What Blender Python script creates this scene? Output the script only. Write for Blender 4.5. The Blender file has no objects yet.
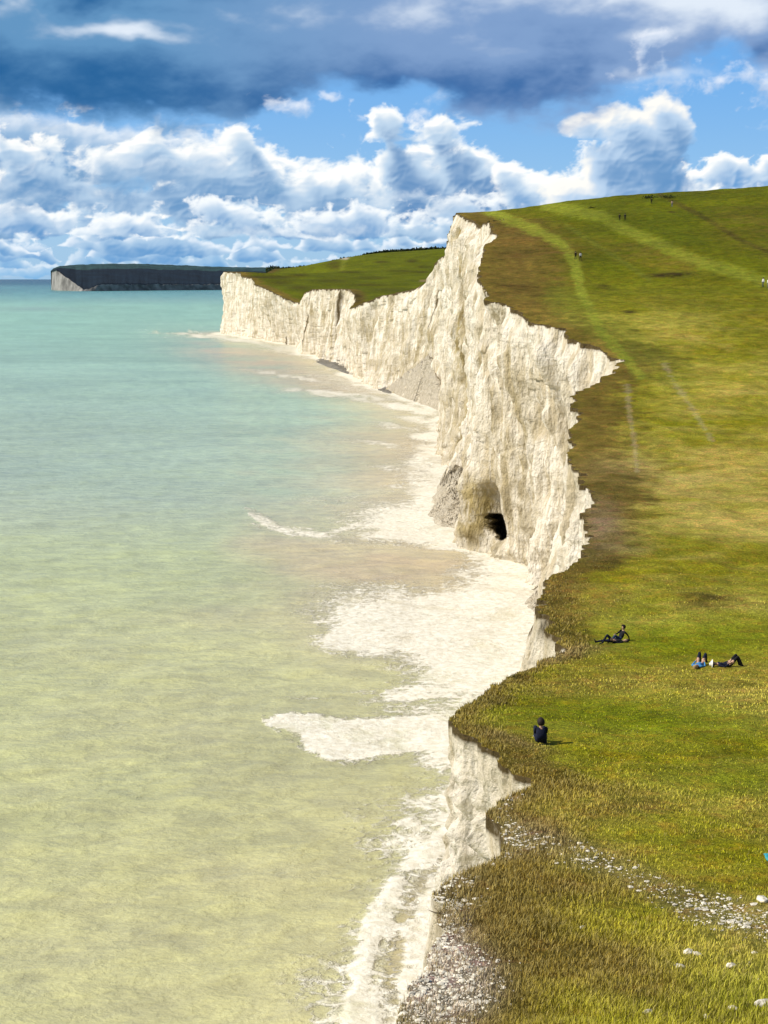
import bpy, math, random
import numpy as np
from mathutils import Vector, Matrix
from mathutils.kdtree import KDTree

random.seed(7)
rng = np.random.default_rng(7)
scene = bpy.context.scene
col = scene.collection
R = math.radians

# ------------------------------------------------------------------ camera
CAM_H = 50.0                       # eye height above the sea
F = 1480.0                         # focal length in pixels of a 768x1024 frame
HORIZON = 279.0
PITCH = math.atan((512 - HORIZON) / F)
cam_data = bpy.data.cameras.new('camera')
cam = bpy.data.objects.new('camera', cam_data)
col.objects.link(cam)
cam.location = (0, 0, CAM_H)
cam.rotation_euler = (math.pi / 2 - PITCH, 0, 0)
cam_data.sensor_fit = 'VERTICAL'
cam_data.sensor_height = 36.0
cam_data.lens = F / 1024 * 36.0
cam_data.clip_start = 0.1
cam_data.clip_end = 400000
scene.camera = cam

# ------------------------------------------------------------------ light
SUN_EL = 40.0
SUN_AZ = -94.0                     # compass angle from +Y towards +X: from the left, a little beyond
sd = Vector((math.sin(R(SUN_AZ)) * math.cos(R(SUN_EL)), math.cos(R(SUN_AZ)) * math.cos(R(SUN_EL)), math.sin(R(SUN_EL))))
sun_l = bpy.data.lights.new('sun', 'SUN')
sun_l.energy = 4.6
sun_l.angle = R(0.53)
sun_l.color = (1.0, 0.94, 0.84)
sun = bpy.data.objects.new('sun', sun_l)
col.objects.link(sun)
sun.rotation_euler = (-sd).to_track_quat('-Z', 'Y').to_euler()
sun.location = (-100, 0, 200)

scene.view_settings.view_transform = 'Standard'
scene.view_settings.look = 'None'
scene.view_settings.exposure = 0.22
scene.view_settings.gamma = 1.0
scene.render.engine = 'CYCLES'


# ------------------------------------------------------------------ node helper
class NT:
    def __init__(self, tree):
        self.t = tree
        self.n = tree.nodes
        self.l = tree.links

    def put(self, sock, v):
        if v is None:
            return
        if isinstance(v, bpy.types.NodeSocket):
            self.l.new(v, sock)
        elif isinstance(v, (tuple, list)) and len(v) == 3 and sock.type == 'RGBA':
            sock.default_value = (*v, 1)
        else:
            sock.default_value = v

    def math(self, op, a, b=None, c=None, clamp=False):
        n = self.n.new('ShaderNodeMath')
        n.operation = op
        n.use_clamp = clamp
        for i, v in enumerate((a, b, c)):
            self.put(n.inputs[i], v)
        return n.outputs[0]

    def vmath(self, op, a, b=None):
        n = self.n.new('ShaderNodeVectorMath')
        n.operation = op
        self.put(n.inputs[0], a)
        if b is not None:
            self.put(n.inputs[1], b)
        return n.outputs[0]

    def mix(self, f, a, b, mode='MIX'):
        n = self.n.new('ShaderNodeMix')
        n.data_type = 'RGBA'
        n.blend_type = mode
        self.put(n.inputs[0], f)
        self.put(n.inputs[6], a)
        self.put(n.inputs[7], b)
        return n.outputs[2]

    def noise(self, vec, scale, detail=4, rough=0.5, dist=0.0):
        n = self.n.new('ShaderNodeTexNoise')
        self.put(n.inputs['Vector'], vec)
        n.inputs['Scale'].default_value = scale
        n.inputs['Detail'].default_value = detail
        n.inputs['Roughness'].default_value = rough
        n.inputs['Distortion'].default_value = dist
        return n.outputs['Fac']

    def voronoi(self, vec, scale, feature='F1', detail=0, rough=0.5, smooth=None):
        n = self.n.new('ShaderNodeTexVoronoi')
        n.feature = feature
        self.put(n.inputs['Vector'], vec)
        n.inputs['Scale'].default_value = scale
        if 'Detail' in n.inputs:
            n.inputs['Detail'].default_value = detail
            n.inputs['Roughness'].default_value = rough
        if smooth is not None and 'Smoothness' in n.inputs:
            n.inputs['Smoothness'].default_value = smooth
        return n.outputs['Distance'], n.outputs.get('Color')

    def sstep(self, x, a, b, lo=0.0, hi=1.0):
        n = self.n.new('ShaderNodeMapRange')
        n.interpolation_type = 'SMOOTHSTEP'
        self.put(n.inputs[0], x)
        n.inputs[1].default_value = a
        n.inputs[2].default_value = b
        n.inputs[3].default_value = lo
        n.inputs[4].default_value = hi
        return n.outputs[0]

    def xyz(self, x=0.0, y=0.0, z=0.0):
        n = self.n.new('ShaderNodeCombineXYZ')
        for i, v in enumerate((x, y, z)):
            self.put(n.inputs[i], v)
        return n.outputs[0]

    def sep(self, v):
        n = self.n.new('ShaderNodeSeparateXYZ')
        self.put(n.inputs[0], v)
        return n.outputs

    def attr(self, name):
        n = self.n.new('ShaderNodeAttribute')
        n.attribute_name = name
        return n.outputs

    def bump(self, h, strength, dist, normal=None):
        n = self.n.new('ShaderNodeBump')
        n.inputs['Strength'].default_value = strength
        n.inputs['Distance'].default_value = dist
        self.put(n.inputs['Height'], h)
        if normal is not None:
            self.put(n.inputs['Normal'], normal)
        return n.outputs[0]

    def scalevec(self, v, s):
        n = self.n.new('ShaderNodeMapping')
        self.put(n.inputs[0], v)
        n.inputs['Scale'].default_value = s
        return n.outputs[0]


def new_mat(name, rough=0.9, spec=0.2):
    m = bpy.data.materials.new(name)
    m.use_nodes = True
    nt = NT(m.node_tree)
    b = m.node_tree.nodes['Principled BSDF']
    b.inputs['Roughness'].default_value = rough
    b.inputs['Specular IOR Level'].default_value = spec
    return m, nt, b


def plain(name, c, rough=0.85, var=0.25, scale=30, spec=0.2):
    m, nt, b = new_mat(name, rough, spec)
    tc = nt.n.new('ShaderNodeTexCoord').outputs['Object']
    f = nt.noise(tc, scale, 4, 0.6)
    k = nt.sstep(f, 0.3, 0.7, 1 - var, 1 + var)
    b.inputs['Base Color'].default_value = (*c, 1)
    nt.l.new(nt.vmath('MULTIPLY', c, nt.xyz(k, k, k)), b.inputs['Base Color'])
    return m


# ------------------------------------------------------------------ world: sky with clouds
world = bpy.data.worlds.new('World')
scene.world = world
world.use_nodes = True
W = NT(world.node_tree)
bg = world.node_tree.nodes['Background']
SKY_STRENGTH = 0.09
bg.inputs['Strength'].default_value = SKY_STRENGTH
sky = W.n.new('ShaderNodeTexSky')
sky.sky_type = 'NISHITA'
sky.sun_disc = False
sky.sun_elevation = R(SUN_EL)
sky.sun_rotation = R(SUN_AZ)
sky.air_density = 1.0
sky.dust_density = 0.4
sky.ozone_density = 1.6
gen = W.n.new('ShaderNodeTexCoord').outputs['Generated']
dx, dy, dz = W.sep(gen)[0:3]
u = W.math('ARCTAN2', dx, dy)
hyp = W.math('SQRT', W.math('ADD', W.math('MULTIPLY', dx, dx), W.math('MULTIPLY', dy, dy)))
v = W.math('DIVIDE', dz, W.math('MAXIMUM', hyp, 0.05))
v = W.math('MAXIMUM', v, 0.0)


# ------------------------------------------------------------------ numpy noise
def _hash(ix, iy, iz, seed):
    h = (ix.astype(np.int64) * 374761393 + iy.astype(np.int64) * 668265263 + iz.astype(np.int64) * 2147483647 + seed * 1274126177) & 0xFFFFFFFF
    h = ((h ^ (h >> 13)) * 1274126177) & 0xFFFFFFFF
    h = (h ^ (h >> 16)) & 0xFFFFFFFF
    return h / 4294967295.0


def vn(x, y, z=0.0, seed=0):
    """value noise, -1..1"""
    x, y, z = np.broadcast_arrays(np.asarray(x, float), np.asarray(y, float), np.asarray(z, float))
    ix, iy, iz = np.floor(x), np.floor(y), np.floor(z)
    fx, fy, fz = x - ix, y - iy, z - iz
    q = lambda t: t * t * t * (t * (t * 6 - 15) + 10)
    fx, fy, fz = q(fx), q(fy), q(fz)
    out = 0
    for a in (0, 1):
        for b in (0, 1):
            for c in (0, 1):
                w = (fx if a else 1 - fx) * (fy if b else 1 - fy) * (fz if c else 1 - fz)
                out = out + w * _hash(ix + a, iy + b, iz + c, seed)
    return out * 2 - 1


def fbm(x, y, z=0.0, oct=4, seed=0, rough=0.5):
    s, a, t = 0, 1.0, 0
    for o in range(oct):
        s = s + a * vn(np.asarray(x) * 2 ** o, np.asarray(y) * 2 ** o, np.asarray(z) * 2 ** o, seed + o * 17)
        t += a
        a *= rough
    return s / t * 1.4


def ss(x, a, b):
    t = np.clip((np.asarray(x, float) - a) / (b - a), 0, 1)
    return t * t * (3 - 2 * t)


def ell(px, py, x, y, rx, ry, ang=0.0, p=2):
    c, s = math.cos(R(ang)), math.sin(R(ang))
    a = ((px - x) * c + (py - y) * s) / rx
    b = (-(px - x) * s + (py - y) * c) / ry
    return np.exp(-(a * a + b * b) ** (p / 2))


# ------------------------------------------------------------------ cloud field (computed, not loaded)
def make_clouds():
    """builds the cloudscape over a sector of sky: x to the right, y down, 1480 units per radian; returns premultiplied rgb and cover"""
    K = 1.25
    x0, x1, y0_, y1_ = -290.0, 1058.0, -190.0, 281.0
    nx_, ny_ = int((x1 - x0) * K), int((y1_ - y0_) * K)
    gx = x0 + (np.arange(nx_) + .5) / K
    gy = y0_ + (np.arange(ny_) + .5) / K
    GX, GY = np.meshgrid(gx, gy)

    def lin(c):
        c = np.array(c, float) / 255
        return np.where(c <= .04045, c / 12.92, ((c + .055) / 1.055) ** 2.4)

    RGB = np.zeros((ny_, nx_, 3)); A = np.zeros((ny_, nx_))

    def over(rgb, a, ya=0):
        RGB[ya:ya + a.shape[0]] = rgb * a[..., None] + RGB[ya:ya + a.shape[0]] * (1 - a[..., None])
        A[ya:ya + a.shape[0]] = a + A[ya:ya + a.shape[0]] * (1 - a)

    def billow(x, y, s, oct=5, seed=0, rough=.5):
        t, a, o_ = 0, 1.0, 0
        for o in range(oct):
            xx, yy_ = (x * .8 + y * .6 * (o % 2) + 13 * o) if o % 2 else x, y
            t = t + a * (1 - 2.2 * np.abs(vn(xx / s * 2.1 ** o, yy_ / s * 2.1 ** o, 1.7 * o, seed + o)))
            o_ += a; a *= rough
        return t / o_

    def shift(F_, dx_, dy_):
        """value of F_ at (x+dx, y+dy)"""
        sx, sy = int(round(dx_ * K)), int(round(dy_ * K))
        P_ = np.pad(F_, ((abs(sy), abs(sy)), (abs(sx), abs(sx))), mode='edge')
        return P_[abs(sy) + sy: abs(sy) + sy + F_.shape[0], abs(sx) + sx: abs(sx) + sx + F_.shape[1]]

    def blur(F_, n):
        F_ = F_.copy()
        for _ in range(n):
            F_[1:-1, 1:-1] = (F_[1:-1, 1:-1] * 4 + F_[:-2, 1:-1] + F_[2:, 1:-1] + F_[1:-1, :-2] + F_[1:-1, 2:]) / 8
        return F_

    LX, LY = -0.55, -0.83                       # the light comes from the upper left

    def layer(env, y, x, s, hi, mid, lo, seed, ya=0, reach=1.0, amp=.8, opac=3.2, gain=1.0, flat=1.25):
        """env: 1 inside the body, 0 at its rim, negative outside"""
        wx = x + fbm(x / s / 1.3, y / s / 1.1, .3, 2, seed + 50) * s * .26
        wy = y + fbm(x / s / 1.3, y / s / 1.1, 9.3, 2, seed + 60) * s * .20
        n = billow(wx, wy * flat, s, 5, seed, .56) * .62 + fbm(wx / s * .55, wy / s * .8, 5, 6, seed + 7, .58) * .85
        rho = np.clip(env + amp * n, 0, 1.6)
        rs = blur(rho, max(1, int(s / 8)))
        tau = np.zeros_like(rho); prev_s = 0
        for st in (1.2, 2.6, 4.4, 6.6, 9.5, 13, 18, 26):
            stp = st * s / 16 * reach
            tau += shift(rs, LX * stp, LY * stp) * (stp - prev_s)
            prev_s = stp
        T = np.exp(-tau / (s * .62 * reach) * 1.15)
        # local form: slope of the density towards the light
        T = T * (1 - .0) + .0
        T = blur(T, 6)
        gy_, gx_ = np.gradient(blur(billow(wx, wy * flat, s * .9, 3, seed + 3, .5), 4), 1 / K)
        rel = -(gx_ * -LX + gy_ * -LY) * s * .13
        light = np.clip(T * 0.98 * gain + np.clip(-rel, -.5, .5) * .20 + .05, 0, 1)
        a = 1 - np.exp(-opac * .8 * np.clip(rho - .02, 0, 2))
        a = ss(a, .0, .85)
        t1 = ss(light, .0, .50)[..., None]; t2 = ss(light, .42, 1.0)[..., None]
        rgb = lin(lo) * (1 - t1) + lin(mid) * t1
        rgb = rgb * (1 - t2) + lin(hi) * t2
        over(rgb, a, ya)

    def row(yb, h, s, seed, cover_, hi, mid, lo, holes=(), amp=.7, gain=1.0):
        """a line of cumulus with flat bases at yb"""
        ya = int(max(0, (yb - h * 2.2 - y0_) * K)); ye = int(min(ny_, (yb + h * .7 - y0_) * K))
        x, y = GX[ya:ye], GY[ya:ye]
        clump = fbm(x / (h * 3.2), seed * 3.1, 0, 3, seed + 90, .55)            # where along the row the clouds stand
        top = h * np.clip(.55 + 1.5 * clump + cover_, 0.02, 2.1)
        b = yb + fbm(x / (h * 2.6), seed * 7.7, 0, 3, seed + 91) * h * .45
        t = (b - y) / np.maximum(top, 1)
        env = np.where(t > 0, .62 - t * .95, .62 + t * top / (h * .12 + 1.5) * 1.1)
        env = env + np.clip(clump + cover_ - .05, -1, .2) * 1.9
        for (hx, hy, rx, ry, am) in holes:
            env = env - ell(x, y, hx, hy, rx, ry) * am
        layer(env, y, x, s, hi, mid, lo, seed, ya, amp=amp, gain=gain)

    W_, Cm = (250, 249, 244), (247, 243, 234)
    # far rows melt into the blue of the horizon
    row(274, 8, 8, 11, .30, (196, 214, 230), (150, 188, 220), (112, 168, 214))
    row(268, 10, 9, 12, .22, (206, 221, 234), (150, 186, 218), (104, 158, 206))
    row(259, 13, 11, 13, .20, (216, 227, 238), (156, 188, 218), (98, 150, 200))
    row(249, 15, 13, 14, .24, (224, 232, 240), (160, 190, 218), (94, 146, 196))
    row(238, 20, 15, 15, .22, (232, 238, 242), (166, 193, 219), (90, 142, 193))
    row(226, 24, 18, 16, .22, W_, (170, 196, 220), (90, 141, 192), [(740, 200, 60, 40, 1.0)], gain=.95)
    row(212, 30, 20, 17, .26, W_, (172, 197, 221), (100, 143, 187), [(740, 190, 70, 40, 1.4), (550, 150, 40, 30, .6)])
    row(200, 34, 22, 51, .20, W_, (174, 198, 221), (102, 146, 188), [(315, 150, 34, 30, 1.4), (740, 170, 90, 50, 2.2), (560, 140, 60, 40, 1.6)])
    row(186, 40, 26, 52, .30, W_, (168, 194, 220), (102, 146, 188), [(315, 140, 38, 32, 1.8), (740, 150, 90, 60, 2.6), (560, 140, 60, 46, 2)])
    row(160, 30, 24, 53, .42, (232, 238, 243), (160, 188, 216), (96, 146, 195), [(600, 140, 260, 60, 2.6), (318, 135, 40, 36, 2.2), (430, 130, 60, 30, 1.0)])
    layer(ell(GX, GY, 90, 150, 200, 24) * 1.1 + ell(GX, GY, -150, 150, 160, 30) - .42, GY, GX, 30, (206, 218, 232), (146, 178, 210), (92, 140, 188), 54, 0, amp=.55, opac=2.0)
    # tall heads in the middle of the view
    hl_ = [(310, 140, 30, 26, 1.2), (725, 140, 70, 44, 2.2), (545, 140, 34, 30, 1.4), (900, 120, 120, 40, 1.2), (500, 128, 30, 20, .5)]
    row(206, 70, 30, 18, -.22, W_, (176, 199, 222), (92, 140, 190), hl_, amp=.75)
    ya = int((70 - y0_) * K); x, y = GX[ya:], GY[ya:]

    def blob(L, k=1.0):
        e = np.full(x.shape, -3.0)
        for (cx_, cy_, rx, ry) in L:
            d = np.sqrt(((x - cx_) / rx) ** 2 + ((y - cy_) / ry) ** 2)
            e = np.maximum(e, (1 - d) * k)
        return e

    layer(blob([(398, 165, 36, 34), (420, 190, 50, 34), (384, 136, 20, 20), (455, 180, 34, 30), (478, 196, 50, 24), (376, 128, 10, 12), (440, 150, 20, 22)], 1.2), y, x, 24, W_, (178, 201, 223), (94, 136, 182), 31, ya, amp=.85)
    layer(blob([(150, 166, 90, 24), (60, 196, 90, 26), (0, 160, 60, 20), (230, 186, 60, 30), (-60, 180, 120, 40), (245, 150, 26, 22), (170, 205, 130, 22), (330, 198, 60, 26), (-200, 200, 130, 50)], 1.1), y, x, 30, W_, (174, 198, 221), (100, 144, 188), 32, ya, amp=1.05)
    row(236, 17, 14, 19, .12, (238, 242, 244), (170, 196, 220), (98, 143, 187), [(700, 220, 120, 30, 1)])
    layer(blob([(30, 222, 60, 14), (130, 230, 40, 10), (225, 218, 40, 12), (345, 224, 46, 12), (440, 214, 40, 16), (-120, 225, 80, 16)], .8), y, x, 20, (240, 243, 244), (176, 199, 222), (92, 143, 193), 33, ya, amp=1.0)
    layer(blob([(520, 196, 34, 22), (570, 194, 44, 20), (500, 176, 16, 16)], 1.0), y, x, 20, W_, (184, 205, 225), (96, 146, 196), 34, ya, amp=.55)
    # the tower over the hill and its neighbour
    layer(blob([(652, 122, 26, 26), (622, 133, 42, 20), (580, 133, 24, 12), (650, 160, 34, 34), (655, 192, 40, 30), (606, 172, 34, 26), (590, 196, 60, 20), (632, 150, 30, 24), (664, 140, 18, 30)], 1.35), y, x, 22, Cm, (176, 200, 225), (98, 142, 188), 35, ya, amp=.48, reach=1.5, gain=1.06)
    layer(blob([(735, 180, 44, 16), (712, 172, 18, 11), (757, 174, 20, 12), (870, 176, 60, 22), (960, 186, 90, 26), (770, 186, 30, 12)], 1.0), y, x, 18, (252, 250, 244), (186, 206, 226), (100, 150, 200), 36, ya, amp=.95)

    layer(ell(GX, GY, 150, 176, 160, 20) + ell(GX, GY, 60, 205, 120, 14) * .9 + ell(GX, GY, 420, 205, 90, 14) * .8 + ell(GX, GY, 300, 232, 200, 9) * .8 - .62, GY, GX, 22, (200, 214, 228), (140, 172, 204), (96, 142, 188), 55, 0, amp=.7, opac=1.5)
    # ---------------------------------------------------------------- the heavy deck above
    wx = GX + fbm(GX / 150, GY / 80, .5, 2, 301) * 26
    wy = GY + fbm(GX / 150, GY / 80, 4.5, 2, 302) * 12
    f0 = fbm(wx / 150, wy / 62, 1.1, 5, 303, .42)
    f1 = fbm(wx / 46, wy / 30, 2.1, 4, 304, .5)
    f2 = billow(wx, wy * 1.5, 80, 4, 306, .46)
    f3 = fbm(GX / 70, GY / 34, 8.8, 6, 309, .6)
    base_y = np.interp(GX, [-290, 0, 60, 130, 215, 260, 300, 345, 400, 440, 480, 520, 560, 600, 640, 670, 700, 768, 1060], [128, 126, 129, 133, 134, 126, 116, 108, 106, 114, 118, 120, 114, 112, 100, 86, 84, 100, 112])
    inside = (base_y - GY) / 16 + f1 * 1.0 + f3 * 1.5
    a = ss(inside, -.7, 1.5)
    base_near = (1 - ss(base_y - GY, 0, 55))

    def g(x, y, rx, ry, am):
        return ell(GX + f0 * 34 + f1 * 10, GY + f1 * 12 + f2 * 4, x, y, rx, ry, 0, 2) * am
    body = blur(.5 + f0 * .45 + f2 * .32 + f1 * .25, 3)
    tau = sum(np.clip(shift(body, LX * s_, LY * s_), 0, 2) for s_ in (6, 13, 22, 34)) / 4
    rel = tau - body
    gy2, gx2 = np.gradient(blur(f2 * 12 + f0 * 30, 4), 1 / K)
    rl = (gx2 * LX + gy2 * LY)
    br = .36 - rel * .24 + rl * .02 + f0 * .14 + f1 * .04 + f3 * .20
    br = br + g(95, 46, 120, 12, .36) + g(20, 30, 60, 12, .40) + g(165, 52, 40, 7, .25) + g(700, 25, 56, 36, .72) + g(350, 34, 60, 24, .12) + g(640, 16, 60, 20, .32) + g(560, 8, 110, 20, .34) + g(300, 20, 80, 24, .14) + g(640, 92, 70, 12, .6) + g(740, 84, 70, 11, .35) + g(640, 50, 40, 16, .35) + g(600, 30, 30, 10, .2) + g(520, 60, 40, 10, .15) + g(470, 30, 70, 14, .10) + g(280, 45, 60, 30, .1)
    br = br - g(90, 108, 220, 24, .30) - g(450, 95, 110, 22, .26) - g(90, 6, 120, 12, .10) - g(720, 66, 50, 12, .22) - g(560, 88, 60, 16, .16) - g(170, 80, 120, 12, .10)
    br = br + (1 - ss(inside, -.3, 1.2)) * np.interp(GX, [-300, 200, 330, 620, 800], [.02, .10, .22, .26, .16])
    purple = np.interp(GX, [-300, 150, 400, 1060], [0, .1, .75, .9])[..., None]
    d0 = lin((34, 92, 144)) * (1 - purple) + lin((62, 104, 160)) * purple
    d1 = lin((90, 140, 182)) * (1 - purple) + lin((128, 154, 196)) * purple
    d2 = lin((212, 222, 234)) + 0 * purple
    t1 = ss(br, .0, .55)[..., None]; t2 = ss(br, .55, 1.05)[..., None]
    rgb = (d0 * (1 - t1) + d1 * t1) * (1 - t2) + d2 * t2
    over(rgb, a)
    ya = 0; x, y = GX, GY
    layer(blob([(300, 113, 40, 8), (330, 106, 18, 6), (418, 126, 12, 10), (650, 80, 30, 12), (716, 94, 54, 8), (770, 104, 50, 9), (632, 60, 12, 14)], .5), y, x, 20, (226, 231, 240), (176, 196, 222), (122, 156, 200), 41, 0, amp=.8, opac=1.6)
    return RGB, A, (x0, x1, y0_, y1_)


cloud_rgb, cloud_a, (kx0, kx1, ky0, ky1) = make_clouds()
ch_, cw_ = cloud_a.shape
img = bpy.data.images.new('cloud_field', cw_, ch_, alpha=True, float_buffer=True)
buf = np.concatenate([cloud_rgb, cloud_a[..., None]], -1)[::-1].astype(np.float32)
img.colorspace_settings.name = 'Linear Rec.709'
img.alpha_mode = 'CHANNEL_PACKED'
img.pixels.foreach_set(np.ascontiguousarray(buf).ravel())
img.update()
img.pack()
tu = W.math('DIVIDE', W.math('SUBTRACT', W.math('ADD', W.math('MULTIPLY', u, F), 384.0), kx0), kx1 - kx0)
tv = W.math('DIVIDE', W.math('SUBTRACT', ky1, W.math('SUBTRACT', HORIZON, W.math('MULTIPLY', v, F))), ky1 - ky0)
it = W.n.new('ShaderNodeTexImage')
it.image = img
it.extension = 'MIRROR'
it.interpolation = 'Linear'
W.put(it.inputs['Vector'], W.xyz(tu, tv, 0))
S = 1.0 / SKY_STRENGTH


def C(r, g, b):
    """sRGB 0-255 -> scene value at the background strength"""
    def lin(x):
        x /= 255
        return x / 12.92 if x <= .04045 else ((x + .055) / 1.055) ** 2.4
    return (lin(r) * S, lin(g) * S, lin(b) * S)


skyblue = W.mix(0.75, sky.outputs[0], W.mix(W.sstep(v, 0.0, 0.16), C(140, 190, 232), C(88, 162, 232)))
one_a = W.math('SUBTRACT', 1.0, it.outputs['Alpha'])
res = W.vmath('ADD', W.vmath('MULTIPLY', it.outputs['Color'], (S, S, S)), W.vmath('MULTIPLY', skyblue, W.xyz(one_a, one_a, one_a)))
high = W.sstep(v, 0.20, 0.30)
res = W.mix(high, res, sky.outputs[0])
W.l.new(res, bg.inputs['Color'])
world.cycles.sampling_method = 'MANUAL'
world.cycles.sample_map_resolution = 512


def smooth_interp(y, ys, vs):
    """monotone-ish cubic interpolation of a profile"""
    ys, vs = np.array(ys, float), np.array(vs, float)
    m = np.gradient(vs, ys)
    y = np.clip(y, ys[0], ys[-1])
    i = np.clip(np.searchsorted(ys, y) - 1, 0, len(ys) - 2)
    h = ys[i + 1] - ys[i]
    t = (y - ys[i]) / h
    return ((2 * t**3 - 3 * t**2 + 1) * vs[i] + (t**3 - 2 * t**2 + t) * h * m[i] + (-2 * t**3 + 3 * t**2) * vs[i + 1] + (t**3 - t**2) * h * m[i + 1])


# ------------------------------------------------------------------ survey of the place (metres; z relative to the eye)
PY = [-60, -25, 0, 8, 17, 24, 37.5, 44, 55, 67, 90, 120, 150, 190, 230, 280, 350, 400, 432, 470, 520, 560, 610, 650, 700, 790, 900, 1000, 1090, 1200, 1400, 1600, 1760, 1900, 2300, 3000]
PZ = [3, 1, -1.7, -4.95, -9.15, -11.0, -13.1, -13.8, -15.6, -17.3, -18.4, -18.2, -16.7, -12.8, -7.8, -1.0, 9.8, 17.6, 21.4, 19.5, 13, 11, 9, 4, -4, -9, -7.5, -9, -16, -9, 4, 17, 25, 27, 0, -20]


def hbase(x, y):
    x, y = np.asarray(x, float), np.asarray(y, float)
    z = smooth_interp(y, PY, PZ)
    z = z + 0.060 * (x - 25) * ss(y, 170, 430) * (1 - ss(y, 520, 640)) * np.where(x > 25, 1, 0.6)
    z = z + 0.055 * (x + 100) * ss(y, 1450, 1750) * (1 - ss(x, 300, 900))
    z = z + fbm(x / 40, y / 40, 0, 3, 5) * 0.9 * ss(y, 60, 200)
    z = z + fbm(x / 6, y / 6, 0, 3, 11) * 0.16 * ss(y, 4, 20)
    return z


def ray(px, py):
    u_, v_ = (px - 384) / F, (512 - py) / F
    c, s = math.cos(PITCH), math.sin(PITCH)
    return np.array([u_, c + v_ * s, -s + v_ * c])


def ground_at(px, py, y0=6.0):
    d = ray(px, py)
    d = d / d[1]
    ys = np.concatenate([np.arange(y0, 120, .05), np.arange(120, 700, .25)])
    below = ys * d[2] < hbase(ys * d[0], ys)
    i = np.argmax(below)
    if not below.any():
        i = len(ys) - 1
    return ys[i] * d[0], ys[i]


def sea_at(px, py):
    d = ray(px, py)
    t = -CAM_H / d[2]
    return d[0] * t, d[1] * t


def project(x, y, z):
    """world point (z above the sea) -> surveyed picture coordinates"""
    c, s = math.cos(PITCH), math.sin(PITCH)
    zz = z - CAM_H
    dep = np.maximum(y * c - zz * s, 0.5)
    up = y * s + zz * c
    return 384 + F * x / dep, 512 - F * up / dep


def at_depth(px, py, Y):
    d = ray(px, py)
    d = d / d[1]
    return d[0] * Y, Y, d[2] * Y


rim_px = [(393, 1024), (401, 1005), (412, 985), (417, 972), (427, 958), (432, 945), (449, 930), (446, 908), (441, 893), (444, 881), (464, 873), (487, 865),
          (504, 852), (500, 836), (496, 824), (478, 811), (488, 802), (506, 792), (516, 789), (521, 777), (508, 770), (494, 765), (506, 756), (484, 746),
          (477, 735), (462, 728), (451, 718), (456, 709), (481, 693), (501, 680), (528, 668), (546, 658), (564, 648), (568, 640), (553, 628), (541, 612),
          (541, 600), (544, 587), (556, 575), (583, 559), (591, 545), (595, 533), (583, 523), (590, 512), (594, 500), (592, 487), (576, 470), (571, 452),
          (570, 436), (580, 412), (573, 403), (577, 395), (594, 382), (612, 372), (620, 359), (605, 354), (591, 343), (569, 339), (563, 328), (535, 322), (519, 309),
          (487, 299), (484, 284), (477, 272), (482, 258), (486, 245), (497, 236)]
rim = [(-4.5, -60), (-3.2, -25), (-2.0, 0), (-1.1, 6), (-0.5, 11)]
for p in rim_px:
    g = ground_at(*p)
    rim.append((g[0], max(g[1], rim[-1][1] + 0.02)))
rim = [(a, b, None) for a, b in rim]
far_rim = [(484, 227.5, 392), (471, 219, 412), (457, 212.3, 430), (454, 218, 446), (452.5, 226, 462), (448.5, 240, 488), (450, 252, 530), (452, 256, 570), (448, 252, 612), (435, 262, 640), (434, 276, 652), (417, 288, 672),
           (403, 291, 692), (379, 296, 722), (362, 303, 745), (349, 309, 776), (356, 300, 800), (355, 293, 850), (349, 289, 885), (330, 288.5, 940), (312, 289, 1000),
           (304, 293, 1050), (302, 304, 1085), (285, 298, 1140), (268, 289, 1200), (255, 284, 1265), (252, 278, 1300), (242, 276, 1340), (240, 272, 1360), (224, 271.5, 1396)]
for p in far_rim:
    a = at_depth(*p)
    rim.append(a)
rim += [(-140, 1420, 4), (-100, 1470, -6), (-112, 1560, -5), (-134, 1650, 4), (-128, 1750, 12), (-110, 1900, 12), (0, 2100, 0), (200, 2400, -20), (700, 3000, -35)]
RX = np.array([r[0] for r in rim]); RY = np.array([r[1] for r in rim])
RZ = np.array([(float(hbase(r[0], r[1])) if r[2] is None else r[2]) for r in rim])

base_ctl = [(-60, -9), (-25, -8), (0, -4), (30, -.6), (44, 1.2), (60, 2.4), (95, 4.0), (130, 9), (170, 18), (200, 26), (230, 29), (248, 27.3), (262, 24.0), (271, 21), (273.5, 16),
            (280, 15.4), (300, 16.6), (330, 18), (380, 19.3), (430, 19.6), (480, 20.3), (505, 24), (540, 27), (574, 24.4), (630, 12), (679, -1.8), (740, -12), (779, -18), (800, -16.5), (985, -44), (1010, -55),
            (1121, -63), (1200, -87), (1290, -116), (1330, -133), (1385, -151), (1400, -150), (1425, -140), (1470, -105), (1560, -116), (1650, -138), (1750, -132), (1900, -115), (2100, -5), (2400, 195), (3000, 690)]
BY = np.array([b[0] for b in base_ctl], float); BX = np.array([b[1] for b in base_ctl], float)

# resample the rim so columns are about as far apart as they look from the top of the down
seg = np.hypot(np.diff(RX), np.diff(RY))
cx, cy, cz = [], [], []
for i in range(len(RX) - 1):
    L = seg[i]
    ymid = max((RY[i] + RY[i + 1]) / 2, 14)
    step = 0.0021 * ymid if ymid < 1450 else 8.0
    n = max(1, int(L / step))
    for k in range(n):
        t = k / n
        cx.append(RX[i] + (RX[i + 1] - RX[i]) * t)
        cy.append(RY[i] + (RY[i + 1] - RY[i]) * t)
        cz.append(RZ[i] + (RZ[i + 1] - RZ[i]) * t)
cx, cy, cz = map(np.array, (cx, cy, cz))
NC = len(cx)
ydepth = np.maximum(cy, 14)
sarc = np.concatenate([[0], np.cumsum(np.hypot(np.diff(cx), np.diff(cy)))])
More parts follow.
